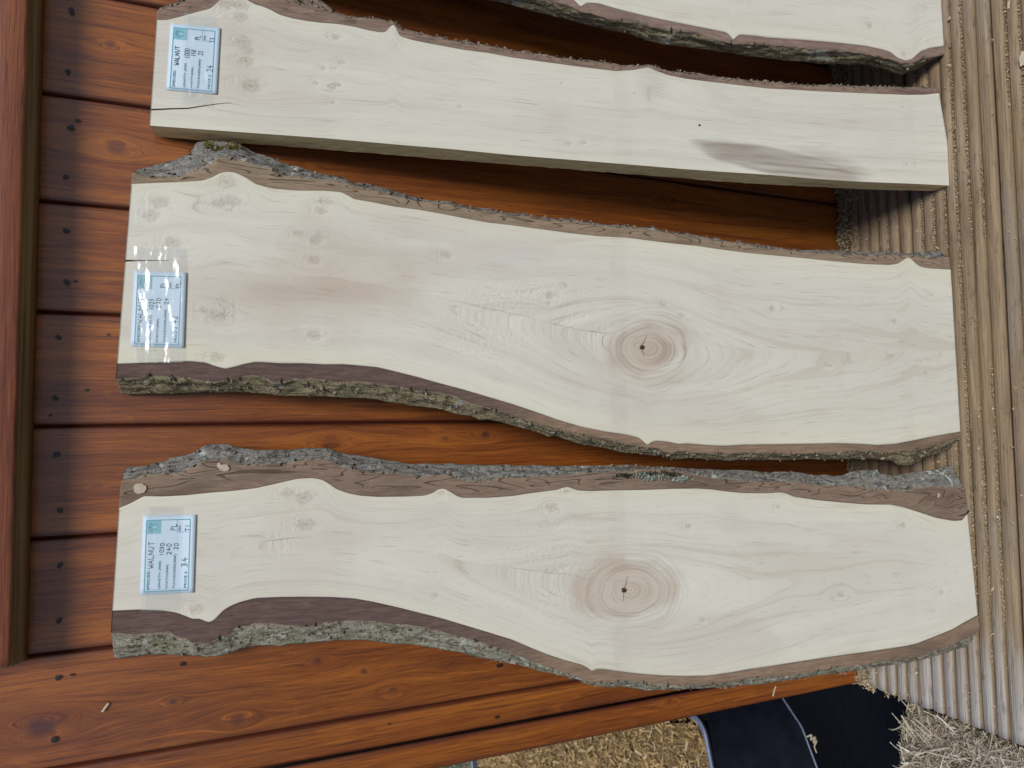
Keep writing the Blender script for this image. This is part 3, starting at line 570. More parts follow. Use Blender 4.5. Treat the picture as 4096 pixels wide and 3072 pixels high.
class Slab: pass
LATER = []
BFL = mat_chips('bark_flake', [(0.07, 0.055, 0.04), (0.15, 0.12, 0.085), (0.25, 0.21, 0.155), (0.36, 0.33, 0.27)])
NS, NV, NQ, NO = 620, 110, 10, 15
def build_slab(A, label, mats, sawn=False, big=None, smalls=(), stains=(), greys=(), warm=0.5, seed=1, tears=()):
    s = Slab(); t = A['t']; s.t = t
    # leaning plane
    rb = ray(A['pb']); zb = 0.004
    tb = (zb - H) / rb[2]; yb = tb - D
    rt = ray(A['pt']); yt = -(t + 0.0022) * 1.02
    zt = H + rt[2] * (D + yt)
    L = math.hypot(yt - yb, zt - zb); lean = math.atan2(yt - yb, zt - zb)
    zb = t * math.sin(lean) + 0.0006
    yl = np.array([0, math.cos(lean), -math.sin(lean)]); zl = np.array([0, math.sin(lean), math.cos(lean)])
    xc = (CAM + rb * tb)[0]
    base = np.array([xc, yb, zb])
    s.root = empty('live_edge_slab', base, -lean)
    tag(s.root, label, 'wood slab', 'live edge slabs leaning on the door', 'thing')
    def loc(px, dep=0.0):
        r = ray(px); b = base + yl * dep
        k = ((b - CAM) @ yl) / (r @ yl)
        q = CAM + r * k - base
        return np.array([q[0], q @ zl])
    s.loc = loc
    def curve(pts, dep=0.0): return np.array([loc(p, dep) for p in pts])
    tp, bt = curve(A['top']), curve(A['bot'])
    wt = lambda v: tp[0, 1] + (v - tp[0, 0]) * (tp[1, 1] - tp[0, 1]) / (tp[1, 0] - tp[0, 0])
    wb = lambda v: bt[0, 1] + (v - bt[0, 0]) * (bt[1, 1] - bt[0, 1]) / (bt[1, 0] - bt[0, 0])
    S = np.linspace(0, 1, NS)
    def prof(key, dep=0.0):
        c = curve(A[key], dep)
        ss = (wt(c[:, 0]) - c[:, 1]) / (wt(c[:, 0]) - wb(c[:, 0]))
        ss = np.maximum.accumulate(ss + np.arange(len(ss)) * 1e-7)
        v = np.interp(S, ss, c[:, 0])
        k = np.array([1, 2, 1.]) / 4
        for _ in range(2): v = np.convolve(np.pad(v, 1, 'edge'), k, 'valid')
        return v
    s.iU = prof('inU'); s.iL = prof('inL')
    s.mU = prof('miU'); s.oU = prof('ouU', t * .85)
    s.mU = np.maximum(s.mU, s.iU + 0.0008); s.oU = np.maximum(s.oU, s.mU + .0006)
    if not sawn:
        s.mL = prof('miL'); s.oL = prof('ouL', t * .85)
        s.mL = np.minimum(s.mL, s.iL - 0.0008); s.oL = np.minimum(s.oL, s.mL - .0006)
    W = lambda v, st: wt(v) + (wb(v) - wt(v)) * st
    # sapwood block ---------------------------------------------------------------
    T = np.linspace(0, 1, NV)
    V = s.iL[:, None] * (1 - T) + s.iU[:, None] * T
    Wg = W(V, S[:, None])
    x, z = V.ravel(), Wg.ravel()
    cc = (2 * T[None, :] - 1 + 0 * V).ravel()
    wbar = 0.5 * np.mean(s.iU - s.iL)
    wob = 0.06 * fbm(z * 5 + seed * 7, cc * 1.2, seed, 3)
    def kl(p, dep=0.0): return loc(p, dep)
    phi = (cc + wob) * wbar
    if big:
        (bx, by), Aa, bb = big
        k0 = kl((bx, by))
        ck = np.interp(k0[1], z.reshape(V.shape)[::-1, NV // 2], np.arange(NS)[::-1])
        i = int(np.clip(round(ck), 0, NS - 1)); c0 = (k0[0] - s.iL[i]) / (s.iU[i] - s.iL[i]) * 2 - 1
        dz = z - k0[1]
        cshift = c0 * np.exp(-(dz / .28) ** 2) + .12 * fbm(z * 3, z * 0, seed + 3, 2) * sstep(.05, .2, np.abs(dz))
        gg = Aa * np.tanh(dz / bb)
        phi = wbar * np.sqrt((cc - cshift) ** 2 + gg ** 2 + 1e-5) * (1 + .06 * fbm(z * 7, cc * 2.5, seed + 9, 3)) + wbar * .7 * wob * sstep(.03, .12, np.abs(dz))
    knot = np.zeros_like(x)
    for px, py, r in smalls:
        k = kl((px, py)); rr = r / FPX * D * .95
        dx, dz = x - k[0], z - k[1]
        phi = phi - np.sign(np.mean(0) + 1) * dx * (1.9 * rr) ** 2 / (dx ** 2 + (dz / 2.0) ** 2 + (1.1 * rr) ** 2) * (np.sign(cc) if big else 1.0)
        q = np.sqrt(dx ** 2 + (dz * .72) ** 2) / rr * (1 + .5 * fbm(x * 260, z * 260, seed, 2))
        knot = np.maximum(knot, 0.17 * np.exp(-((q - .78) / .25) ** 2) + 0.13 * sstep(1.6, .4, q) + 0.30 * sstep(.34, .10, q))
    stain = np.zeros_like(x); grey = np.zeros_like(x); kring = np.zeros_like(x); kmask = np.zeros_like(x)
    for px, py, rx, ry, st, soft in stains:
        k = kl((px, py)); ra, rb_ = rx / FPX * D, ry / FPX * D
        q = np.sqrt(((z - k[1]) / ra) ** 2 + ((x - k[0]) / rb_) ** 2) * (1 + .42 * fbm(x * 38, z * 30, seed + 4, 4))
        stain = np.maximum(stain, st * sstep(1 + soft, 1 - soft, q) * (.85 + .5 * fbm(phi * 90, z * 14, seed + 13, 3)))
    for px, py, rx, ry, st, soft, *slp in greys:
        k = kl((px, py)); ra, rb_ = rx / FPX * D, ry / FPX * D
        xs_ = x - k[0] - (slp[0] if slp else 0) * (z - k[1])
        q = np.sqrt(((z - k[1]) / ra) ** 2 + (xs_ / rb_) ** 2) * (1 + .2 * fbm(x * 60, z * 20, seed + 6, 3))
        grey = np.maximum(grey, st * sstep(1 + soft, 1 - soft, q) * (.75 + .7 * fbm(x * 350, z * 16, seed + 8, 2)))
    if big:
        k0 = kl(big[0]); dx, dz = x - k0[0], z - k0[1] + .008
        kring = np.sqrt(dx ** 2 + (dz * .74) ** 2) * (1 + .16 * fbm(x * 28, z * 28, seed, 3))
        kmask = sstep(.062, .022, kring)
    # sticker ghosts across the slabs
    for px, hw, st in ((2495, .011, .13), (3640, .010, .06)):
        zz = kl((px, A['pb'][1]))[1]
        grey = np.maximum(grey, st * sstep(hw * 1.3, hw * .6, np.abs(z - zz + .02 * vnoise(x * 8, x * 0, seed))) * (0.6 + fbm(x * 30, z * 30, seed + 2, 3)))
    ed = np.minimum(1 - np.abs(cc), 1)
    wm = warm * np.clip(sstep(.35, .02, ed) * .9 + .6 * fbm(z * 4, cc * 1.5, seed + 11, 3) , 0, 1)
    tear = np.zeros_like(x) + .05
    for px, py, rx, ry, st in tears:
        k = kl((px, py)); q = ((z - k[1]) / (rx / FPX * D)) ** 2 + ((x - k[0]) / (ry / FPX * D)) ** 2
        tear = np.maximum(tear, st * np.exp(-q) * np.clip(.6 + 1.6 * fbm(phi * 220, z * 9, seed + 5, 2), 0, 1.3))
    for px, py, r in smalls:
        k = kl((px, py)); rr = r / FPX * D
        q = ((x - k[0]) / (2 * rr)) ** 2 + ((z - k[1] - rr) / (2.6 * rr)) ** 2
        tear = np.maximum(tear, .8 * np.exp(-q))
    nf = NS * NV
    P = np.stack([x, -0.0004 * fbm(x * 20, z * 4, seed, 2), z], -1)
    vb = np.stack([s.iL, s.iU], 1)
    Pb = np.stack([vb.ravel(), np.full(2 * NS, t - 0.0004), W(vb, S[:, None]).ravel()], -1)
    PP = np.concatenate([P, Pb])
    j = np.arange(NS - 1)
    F = [gridf(NS, NV), np.stack([nf + 2 * j, nf + 2 * j + 2, nf + 2 * j + 3, nf + 2 * j + 1], -1)]
    side = [np.stack([j * NV, (j + 1) * NV, nf + 2 * j + 2, nf + 2 * j], -1), np.stack([j * NV + NV - 1, nf + 2 * j + 1, nf + 2 * j + 3, (j + 1) * NV + NV - 1], -1)]
    if sawn: side = side[1:]
    F += side
    i = np.arange(NV - 1)
    F.append(np.concatenate([np.stack([np.full(NV - 1, nf), i + 1, i][::-1], -1), [[nf, nf + 1, NV - 1]],
                             np.stack([np.full(NV - 1, nf + 2 * NS - 2), (NS - 1) * NV + i, (NS - 1) * NV + i + 1], -1), [[nf + 2 * NS - 1, nf + 2 * NS - 2, nf - 1]]]))
    pad = lambda q, v=0.0: np.concatenate([q, np.full(2 * NS, v)])
    g = np.stack([phi, z, 0 * z], -1)
    gb = np.stack([Pb[:, 0] + .05, Pb[:, 2], 0 * Pb[:, 0]], -1)
    s.sap = mesh('sapwood', PP, F, SAP, s.root, dict(grain=np.concatenate([g, gb]), knot=pad(knot), stain=pad(stain), grey=pad(grey), warm=pad(wm), kring=pad(kring), kmask=pad(kmask), tear=pad(tear)), False)
    # bark ---------------------------------------------------------------------
    def bark(i_, m_, o_, sg, mi, mo):
        Q = np.linspace(0, 1, NQ)
        v = i_[:, None] * (1 - Q) + m_[:, None] * Q
        v = v + sg * Q[None] ** 6 * 0.0012 * fbm(S[:, None] * 160, 0 * v, seed + 30, 3)
        wv = W(v, S[:, None])
        dp = np.where(Q[None] > 0, 0.0002, -0.0002) + 0.0010 * np.clip(fbm(v * 130, wv * 60, seed + 20, 4), -.5, 1) * np.minimum(Q * 3, 1)[None] + 0.0012 * Q[None] ** 8
        me = np.stack([v, dp, wv], -1)
        nb = NS * NQ
        lastv = me[:, -1].copy()
        # end caps: drop to the back
        ec = []; fc = []
        for row, fl in ((0, False), (NS - 1, True)):
            r0 = me[row].copy(); r1 = r0.copy(); r1[:, 1] = t * .55
            o0 = nb + len(ec) * NQ
            ec.append(r1)
            k = np.arange(NQ - 1)
            f = np.stack([row * NQ + k, row * NQ + k + 1, o0 + k + 1, o0 + k], -1)
            fc.append(f if fl else f[:, ::-1])
        F = [gridf(NS, NQ, 0, sg < 0)] + fc
        q_ = np.concatenate([np.tile(Q, NS), Q, Q])
        mesh('inner_bark', np.concatenate([me.reshape(-1, 3)] + ec), F, mi, s.root, dict(q=q_), False)
        return_m = me
        Q2 = np.linspace(0, 1, NO)
        wdt = (o_ - m_)[:, None]
        vv = lastv[:, 0][:, None] * (1 - Q2) + o_[:, None] * Q2
        w2 = W(vv, S[:, None])
        dd = lastv[:, 1][:, None] * (1 - Q2) + (t * .85) * Q2 ** 1.05
        arc = Q2[None] * 0.028 * .9
        nz = fbm(w2 * 55, arc * 150, seed + 40, 4) + .8 * (np.abs(vnoise(w2 * 26, arc * 260, seed + 41)) - .25)
        amp = np.minimum(Q2 * 5, 1)[None] * (1 - .45 * Q2[None])
        vv = vv + sg * nz * 0.0032 * amp; dd = dd + nz * -0.0026 * amp * (Q2[None] < .99)
        rows = [np.stack([vv, dd, w2], -1)]
        ve = np.stack([o_ - sg * .003, i_], 1)
        rows.append(np.stack([ve, np.full_like(ve, t), W(ve, S[:, None])], -1))
        R = np.concatenate(rows, 1); nc = R.shape[1]
        ec = []; F = [gridf(NS, nc, 0, sg < 0)]
        nb = NS * nc
        for row, fl in ((0, False), (NS - 1, True)):
            c = np.array([[(m_[row] * .6 + o_[row] * .4) * .6 + i_[row] * .4, t * .75, R[row, :, 2].mean()]])
            ci = nb + len(ec); ec.append(c); k = np.arange(nc - 1)
            F.append(np.stack([row * nc + k, row * nc + k + 1, np.full(nc - 1, ci)], -1))
        qo = np.tile(np.concatenate([Q2, [1, 1]]), NS)
        mesh('outer_bark', np.concatenate([R.reshape(-1, 3)] + ec), F, mo, s.root, dict(q=np.concatenate([qo, [1, 1]])), False)
        rb3 = np.random.default_rng(seed * 11 + int(sg > 0)); nfl = int(420 * np.clip(np.abs(wdt).mean() / .012, .12, 1))
        ii = rb3.integers(4, NS - 4, nfl); qq = rb3.integers(0, NO - 2, nfl)
        Cf = R[ii, qq] + np.stack([sg * rb3.uniform(0, .0012, nfl), rb3.uniform(-.0012, .0002, nfl), 0 * qq], -1)
        LATER.append((s, Cf, BFL, 'bark_flakes', .0022 + .0024 * float(np.clip(np.abs(wdt).mean() / .012, 0, 1)), seed * 3 + int(sg > 0)))
        if wdt.mean() > -.02 and sg < 0:
            rb2 = np.random.default_rng(seed * 7)
            for st in np.sort(rb2.uniform(.03, .8, 15)):
                i0 = int(st * (NS - 1)); ln = rb2.uniform(.003, .008)
                c0 = me[i0, -1]; up_ = np.array([-sg * ln * .65, 0, rb2.uniform(-.0012, .0012)]); dn = np.array([sg * ln * .5, .004, rb2.uniform(-.001, .001)])
                Pk = np.stack([c0 + up_, c0 + up_ * .5, c0, c0 + dn * .6, c0 + dn]); Pk[:, 1] -= .0013
                Vk, Fk = ribbon(Pk, np.array([.0002, .0008, .0015, .001, .0003]) * rb2.uniform(.7, 1.3), (0, -1, 0))
                mesh('bark_crack', Vk, Fk, DARK, s.root)
    bark(s.iU, s.mU, s.oU, 1, mats[0], mats[1])
    if not sawn: bark(s.iL, s.mL, s.oL, -1, mats[2], mats[3])
    else:
        nd = 10
        dd = np.linspace(0, t - .0004, nd)
        s.bL = np.minimum(prof('bkL', t), s.iL - .0005)
        vL = s.iL[:, None] + (s.bL - s.iL)[:, None] * (dd / t)[None, :]
        ww = W(vL, S[:, None])
        vL += -0.0006 * fbm(ww * 90, dd[None] * 500, 77, 3) * np.minimum(np.arange(nd), 1)[None]
        P = np.stack([vL, np.broadcast_to(dd, (NS, nd)), ww], -1)
        mesh('sawn_edge', P, gridf(NS, nd, 0, True), EDGE, s.root)
    def on(px, h=0.0):
        q = loc(px, -h); return np.array([q[0], -h, q[1]])
    s.on = on
    return s

GB = mat_inner_bark('brown_inner_bark', (0.27, 0.195, 0.14), (0.18, 0.125, 0.092), (0.11, 0.07, 0.055), 0.75)
GB2 = mat_inner_bark('tan_inner_bark', (0.32, 0.24, 0.165), (0.215, 0.155, 0.107), (0.15, 0.10, 0.07), 0.75)
PB = mat_inner_bark('purple_brown_inner_bark', (0.165, 0.105, 0.085), (0.09, 0.06, 0.056), (0.05, 0.034, 0.037), 0.0, tan=True)
PB4 = mat_inner_bark('pinkish_inner_bark', (0.30, 0.21, 0.165), (0.20, 0.14, 0.115), (0.12, 0.085, 0.075), 0.0)
TB = mat_inner_bark('thin_inner_bark', (0.29, 0.205, 0.155), (0.19, 0.13, 0.10), (0.12, 0.08, 0.065), 0.45)
OB1 = mat_outer_bark('grey_outer_bark', (0.205, 0.195, 0.18), (0.32, 0.305, 0.28), (0.075, 0.068, 0.06), (0.22, 0.225, 0.15), 0.9, 0.35)
OB1L = mat_outer_bark('green_grey_outer_bark', (0.27, 0.25, 0.185), (0.38, 0.36, 0.285), (0.10, 0.088, 0.06), (0.25, 0.25, 0.15), 0.8, 0.5)
OB2L = mat_outer_bark('olive_outer_bark', (0.225, 0.185, 0.11), (0.33, 0.28, 0.18), (0.075, 0.055, 0.032), (0.21, 0.195, 0.10), 0.5, 0.4)
OB3 = mat_outer_bark('thin_outer_bark', (0.27, 0.20, 0.16), (0.34, 0.27, 0.22), (0.10, 0.07, 0.055), (0.25, 0.2, 0.15), 0.3, 0.2)

def zz(ox, oy, pts): return [(ox + x / 2.1602, oy + y / 2.1602, r / 2.1602) for x, y, r in pts]
sm1 = zz(1024,1536,[(270,940,36),(415,985,48),(430,1215,46),(1600,942,20)])+zz(2048,1536,[(340,1070,36),(475,915,26),(1525,1225,22),(297,1195,12)])+zz(3072,1536,[(1165,1220,28),(90,1065,20)])+zz(3072,2304,[(1500,145,22),(630,165,24),(1440,305,12)])+zz(0,2304,[(1695,290,36)])+zz(2048,2304,[(1655,385,14)])+zz(1024,2304,[(1563,172,12)])
sm2 = zz(0,768,[(1380,90,45),(1300,205,40),(1490,440,40),(2010,85,45),(1890,100,36),(1980,155,20),(1880,1070,46),(1760,1020,26),(1890,1430,36)])+zz(0,0,[(1960,1570,55)])+zz(1024,768,[(625,80,28),(555,155,30),(365,360,24),(510,415,38),(500,582,34),(1640,545,28),(505,1245,36),(565,370,16)])+zz(2048,768,[(325,895,28),(465,810,18),(310,960,14),(1310,970,18),(1480,1075,12)])+zz(3072,768,[(35,1005,25),(1090,1115,24),(1410,890,16),(535,1500,18),(1370,1565,10)])
sm3 = zz(0,0,[(1940,30,40),(2075,45,45),(2085,150,34),(2110,360,45),(2150,435,28),(2130,530,40),(2165,740,55),(1690,820,14)])+zz(1024,0,[(690,315,25),(740,535,20),(580,590,18),(685,588,12),(520,720,16),(665,765,18),(715,737,15),(665,882,15),(1780,922,10)])+zz(2048,0,[(630,1235,12),(490,1240,20),(440,720,6),(1070,805,6)])+zz(3072,0,[(1200,1415,12),(1280,1420,8),(1170,928,7),(480,1262,7)])
sm4 = zz(3072,0,[(875,220,28),(1370,68,15),(1175,465,26),(1330,350,6)])
S1 = build_slab(A1, 'slab priced 34 with thick grey lichened bark, leaning nearest the left edge of the door',
    (GB, OB1, PB, OB1L), big=((2497, 2362), .50, .135), smalls=sm1, seed=3, warm=.5,
    stains=[(2500, 2350, 235, 115, .45, .25), (2380, 2370, 90, 80, .48, .5), (2400, 2300, 120, 160, .16, .6), (1260, 2160, 150, 170, .16, .8), (1900, 2240, 300, 120, .10, .8), (3300, 2280, 380, 80, .14, .8)],
    tears=[(2200, 2290, 260, 200, 1.0), (1700, 2280, 200, 90, .4), (1120, 2180, 60, 60, .8)])
S2 = build_slab(A2, 'widest slab, priced 42 under wrinkled clear tape, leaning between two narrower slabs',
    (GB2, OB1, PB, OB2L), big=((2570, 1393), .52, .15), smalls=sm2, seed=5, warm=.55,
    stains=[(2590, 1400, 140, 98, .58, .22), (2465, 1400, 45, 60, .60, .5), (1370, 1110, 230, 170, .46, .85), (1120, 1190, 260, 90, .40, .85), (1550, 1060, 240, 90, .18, .8), (3400, 1395, 330, 70, .13, .7), (3480, 1395, 100, 28, .14, .5), (2500, 1480, 170, 110, .14, .7)],
    greys=[(1190, 1180, 160, 40, .22, .7)],
    tears=[(2150, 1250, 300, 130, 1.0), (1950, 1330, 200, 130, .8), (2380, 1300, 90, 90, 1.1), (910, 1230, 70, 60, 1.0), (900, 760, 60, 60, .7)])
S3 = build_slab(A3, 'narrow slab with one straight sawn edge, a grey heartwood streak and the label priced 24',
    (TB, OB3, None, None), sawn=True, smalls=sm3, seed=8, warm=.3,
    greys=[(3130, 655, 400, 64, .95, .15, .13), (3340, 672, 160, 52, .6, .5, .2), (2600, 330, 60, 60, .25, .7), (2595, 366, 14, 40, .4, .6)],
    stains=[(1002, 342, 26, 26, .2, .4), (985, 200, 60, 130, .14, .7)], tears=[(1600, 160, 60, 60, .5)])
S4 = build_slab(A4, 'slab with no label in view and ragged olive bark, partly out of frame',
    (PB4, OB1, PB4, OB2L), smalls=sm4, seed=12, warm=.4)

# cracks, pith and pale knots on the slab faces
def crack(s, pts, w0, w1, mat=DARK, name='crack', h=0.0007):
    P = np.array([s.on(p, h) for p in pts])
    n = 14; tt = np.linspace(0, 1, n); d_ = np.linspace(0, 1, len(P))
    Q = np.stack([np.interp(tt, d_, P[:, k]) for k in range(3)], -1)
    Q[:, 0] += 0.0003 * vnoise(tt * 9, tt * 0, int(P[0, 0] * 1e4) % 97)
    V, F = ribbon(Q, w0 + (w1 - w0) * tt, (0, -1, 0))
    return mesh(name, V, F, mat, s.root)
def disc(s, p, rx, rz, mat, name, h=0.0008, seed=1, jag=.3):
    c = s.on(p, h); k = D / FPX
    V, F = blob(c[0], c[2], rx * k, rz * k, seed, -h)
    return mesh(name, V, F, mat, s.root)
crack(S3, Zm(0,0,[(1303,945),(1440,940),(1640,932),(1760,912),(1900,893),(2000,887)]), .0013, .0002)
crack(S2, Zm(0,768,[(1078,593),(1160,591),(1280,591),(1460,590)]), .0016, .0003)
PITH = mat_simple('pith_brown', (0.10, 0.055, 0.03), (0.03, 0.016, 0.012), (500, 500, 500), 0.8)
KCR = mat_flat('knot_check', (0.22, 0.15, 0.10), 0.8, 0.1)
crack(S2, Zm(2048,768,[(1120,1335),(1150,1270),(1165,1235)]), .0009, .0002, KCR, 'knot_crack')
crack(S2, Zm(2048,768,[(1125,1360),(1135,1400),(1140,1430)]), .0007, .0002, KCR, 'knot_crack')
disc(S2, Zm(2048,768,[(1122,1345)])[0], 11, 13, PITH, 'pith', seed=4)
crack(S1, Zm(2048,2304,[(968,128),(985,60),(1000,0)]), .0009, .0003, KCR, 'knot_crack')
crack(S1, Zm(2048,2304,[(965,150),(962,190),(960,220)]), .0006, .0002, KCR, 'knot_crack')
disc(S1, Zm(2048,2304,[(970,125)])[0], 10, 12, PITH, 'pith', seed=6)
crack(S1, Zm(3072,1536,[(1738,1092),(1712,1128),(1640,1142)]), .0026, .0008)
disc(S3, Zm(2048,0,[(1620,1080)])[0], 4, 6, DARK, 'pit', seed=8)
for p, a_, b_ in ((Zm(0,1536,[(1210,902)])[0], 20, 23), (Zm(0,1536,[(1937,726)])[0], 14, 20), (Zm(0,1536,[(1890,698)])[0], 8, 7), (Zm(3072,1536,[(1475,960)])[0], 10, 8)):
    disc(S1, p, a_, b_, PALEK, 'pale_knot', .0013, int(a_))

# moss and lichen clumps growing on the bark
def clump(s, spots, mat, name, dep, n, size, seed):
    r = np.random.default_rng(seed); C = []
    for (px, py, rx, ry) in spots:
        a = r.normal(0, .45, (n, 2))
        for i in range(n):
            q = s.loc((px + rx * a[i, 0], py + ry * a[i, 1]), dep); C.append((q[0], dep - .0012 + r.uniform(-.0016, .0006), q[1]))
    LATER.append((s, np.array(C), mat, name, size, seed))

# ------------------------------------------------------------------ price labels
GL = {'W': [[(0, 0), (.22, 1), (.5, .35), (.75, 1), (1, 0)]], 'A': [[(0, 1), (.5, 0), (1, 1)], [(.2, .62), (.82, .62)]],
      'L': [[(0, 0), (.05, 1), (.95, .95)]], 'N': [[(0, 1), (.05, 0), (.85, 1), (.95, 0)]], 'U': [[(0, 0), (.05, .75), (.35, 1), (.75, .85), (.9, 0)]],
      'T': [[(0, .05), (1, 0)], [(.5, .03), (.5, 1)]], 'P': [[(.1, 1), (.15, .05), (.7, 0), (.9, .25), (.6, .5), (.18, .55)]],
      '0': [[(.5 + .45 * math.cos(q), .5 + .5 * math.sin(q)) for q in np.linspace(-1.6, 4.8, 13)]], '1': [[(.5, 0), (.5, 1)]],
      '2': [[(.05, .25), (.4, 0), (.8, .2), (.6, .6), (.05, 1), (.95, .95)]], '3': [[(.1, .1), (.6, 0), (.8, .25), (.35, .45), (.85, .65), (.6, .95), (.05, .95)]],
      '4': [[(.5, 0), (.05, .6), (.95, .55)], [(.62, .3), (.57, 1)]], '5': [[(.9, 0), (.3, .05), (.2, .45), (.7, .5), (.75, .85), (.1, 1)]], '7': [[(0, .05), (.9, 0), (.4, 1)]]}
dg = None
def text_vf(body):
    cu = bpy.data.curves.new('txt', 'FONT'); cu.body = body; cu.size = 1.0; cu.resolution_u = 2; cu.offset = 0.03; cu.space_character = 1.12
    ob = bpy.data.objects.new('txt', cu); COL.objects.link(ob)
    bpy.context.view_layer.update()
    me = ob.evaluated_get(bpy.context.evaluated_depsgraph_get()).to_mesh()
    V = np.array([v.co[:] for v in me.vertices]); F = [tuple(p.vertices) for p in me.polygons]
    bpy.data.objects.remove(ob); bpy.data.curves.remove(cu)
    lo, hi = V.min(0), V.max(0)
    V = V - lo; V[:, 0] /= hi[0] - lo[0]; V[:, 1] /= hi[1] - lo[1]
    return V, F
def make_label(s, corners, vals, price_words, tape):
    TL, TR, BR, BL = [s.loc(c) for c in corners]       # as read upright
    def mp(a_, b_, h):
        a_ = np.asarray(a_, float); b_ = np.asarray(b_, float)
        q = ((1 - a_) * (1 - b_))[..., None] * TL + (a_ * (1 - b_))[..., None] * TR + (a_ * b_)[..., None] * BR + ((1 - a_) * b_)[..., None] * BL
        curl = 0.0013 * np.clip(b_ - .7, 0, 1) ** 2 * 8
        return np.stack([q[..., 0], -(h + curl), q[..., 1]], -1)
    n = 13
    aa, bb = np.meshgrid(np.linspace(0, 1, n), np.linspace(0, 1, n), indexing='ij')
    h0 = 0.0009
    F_ = gridf(n, n); V1 = mp(aa, bb, h0).reshape(-1, 3); V2 = mp(aa, bb, h0 - .0003).reshape(-1, 3)
    rim = np.concatenate([np.arange(n), np.arange(1, n) * n + n - 1, (n - 1) * n + np.arange(n - 2, -1, -1), np.arange(n - 2, 0, -1) * n])
    r2 = np.roll(rim, -1)
    lab = mesh('price_label', np.concatenate([V1, V2]), [F_[:, ::-1], F_ + n * n, np.stack([rim, r2, r2 + n * n, rim + n * n], -1)], PAPER, s.root)
    lab['label'] = price_words
    def quad(a0, a1, b0, b1, h):
        k = 7; a2, b2 = np.meshgrid(np.linspace(a0, a1, k), np.linspace(b0, b1, k), indexing='ij')
        return mp(a2, b2, h).reshape(-1, 3), gridf(k, k)[:, ::-1]
    hp = h0 + .00015
    w_, v_ = .013, .019
    V, F = joinvf([quad(.028, .945, .062, .062 + v_, hp), quad(.028, .945, .885, .885 + v_, hp), quad(.028, .028 + w_, .0815, .8845, hp), quad(.945 - w_, .945, .0815, .8845, hp)])
    mesh('border_print', V, F, TEAL, lab)
    V, F = joinvf([quad(.775, .781, .645, .8845, hp), quad(.7815, .931, .645, .653, hp)])
    mesh('reference_box', V, F, TEAL, lab)
    # stamp: square, toothed ring, drop and two arcs of tiny letters
    st = mesh('stamp', *quad(.765, .9315, .0825, .345, hp), TEALBG, lab)
    ca, cb, asp = .85, .215, 1.45
    parts = []
    t_ = np.linspace(0, 2 * np.pi, 25)
    def ring(r0, r1, h, ca=ca, cb=cb, tooth=0.0):
        rr0 = r0 + 0 * t_; rr1 = r1 + tooth * np.sign(np.sin(t_ * 10))
        P0 = mp(ca + rr0 * np.cos(t_), cb + rr0 * asp * np.sin(t_), h); P1 = mp(ca + rr1 * np.cos(t_), cb + rr1 * asp * np.sin(t_), h)
        k = np.arange(24); V = np.concatenate([P0, P1]); return V, np.stack([k, k + 1, 25 + k + 1, 25 + k], -1)
    mesh('stamp_ring', *ring(.033, .039, hp + .0001, tooth=.002), TEALDK, lab)
    mesh('stamp_drop', *joinvf([ring(.004, .012, hp + .00012, ca, cb + .035), quad(ca - .008, ca + .004, cb - .02, cb - .005, hp + .00012)]), WHITE, lab)
    def arc(body, th0, th1, r, mat, nm):
        parts = []; FF = []; off = 0
        for ch, th in zip(body, np.linspace(th0, th1, len(body))):
            V, F = text_vf(ch)
            lx = (V[:, 0] - .5) * .014; ly = (V[:, 1] - .5) * .017
            rr = r + ly; ang = th + lx / r
            P = mp(ca + rr * np.sin(ang), cb - rr * asp * np.cos(ang), hp + .0001)
            parts.append(P); FF += [tuple(i + off for i in f) for f in F]; off += len(P)
        me = bpy.data.meshes.new(nm); me.from_pydata(np.concatenate(parts).tolist(), [], FF); me.materials.append(mat)
        o = bpy.data.objects.new(nm, me); COL.objects.link(o); o.parent = lab; o['kind'] = 'stuff'
    arc('OLDTIMBER', -1.25, 1.0, .062, TEALDK, 'stamp_lettering')
    VV = []; FF = []; off = 0
    for body, b0, b1, a0, a1 in (('SPECIES:', .115, .165, .055, .30), ('LENGTH (MM)', .325, .375, .06, .42), ('WIDTH(MM)', .465, .515, .057, .37), ('THICKNESS(MM)', .60, .655, .06, .50), ('PRICE £', .81, .86, .065, .275), ('REF:', .675, .715, .79, .87)):
        V, F = text_vf(body)
        P = mp(a0 + (a1 - a0) * V[:, 0], b1 + (b0 - b1) * V[:, 1], hp + .0001)
        VV.append(P); FF += [tuple(i + off for i in f) for f in F]; off += len(P)
    me = bpy.data.meshes.new('printed_lettering'); me.from_pydata(np.concatenate(VV).tolist(), [], FF); me.materials.append(TEALDK)
    o = bpy.data.objects.new('printed_lettering', me); COL.objects.link(o); o.parent = lab; o['kind'] = 'stuff'
    parts = []; k = 0
    for body, b0, b1, a0, a1 in vals:
        nch = len(body); cw = (a1 - a0) / nch
        for i, ch in enumerate(body):
            for stn in GL[ch]:
                st_ = np.array(stn); st_ = np.stack([np.interp(np.linspace(0, len(st_) - 1, 3 * len(st_) - 2), np.arange(len(st_)), st_[:, q]) for q in (0, 1)], -1)
                jx, jy = RNG.uniform(-.05, .05, 2)
                A_ = a0 + cw * (i + .08 + .80 * st_[:, 0] + jx); B_ = b0 + (b1 - b0) * (st_[:, 1] * (.92 + jx) + jy)
                parts.append(ribbon(mp(A_, B_, hp + .00012 + 1e-5 * (k % 4)), .00062, (0, -1, 0))); k += 1
    V, F = joinvf(parts)
    tag(mesh('handwriting', V, F, INK, lab), kind='stuff')
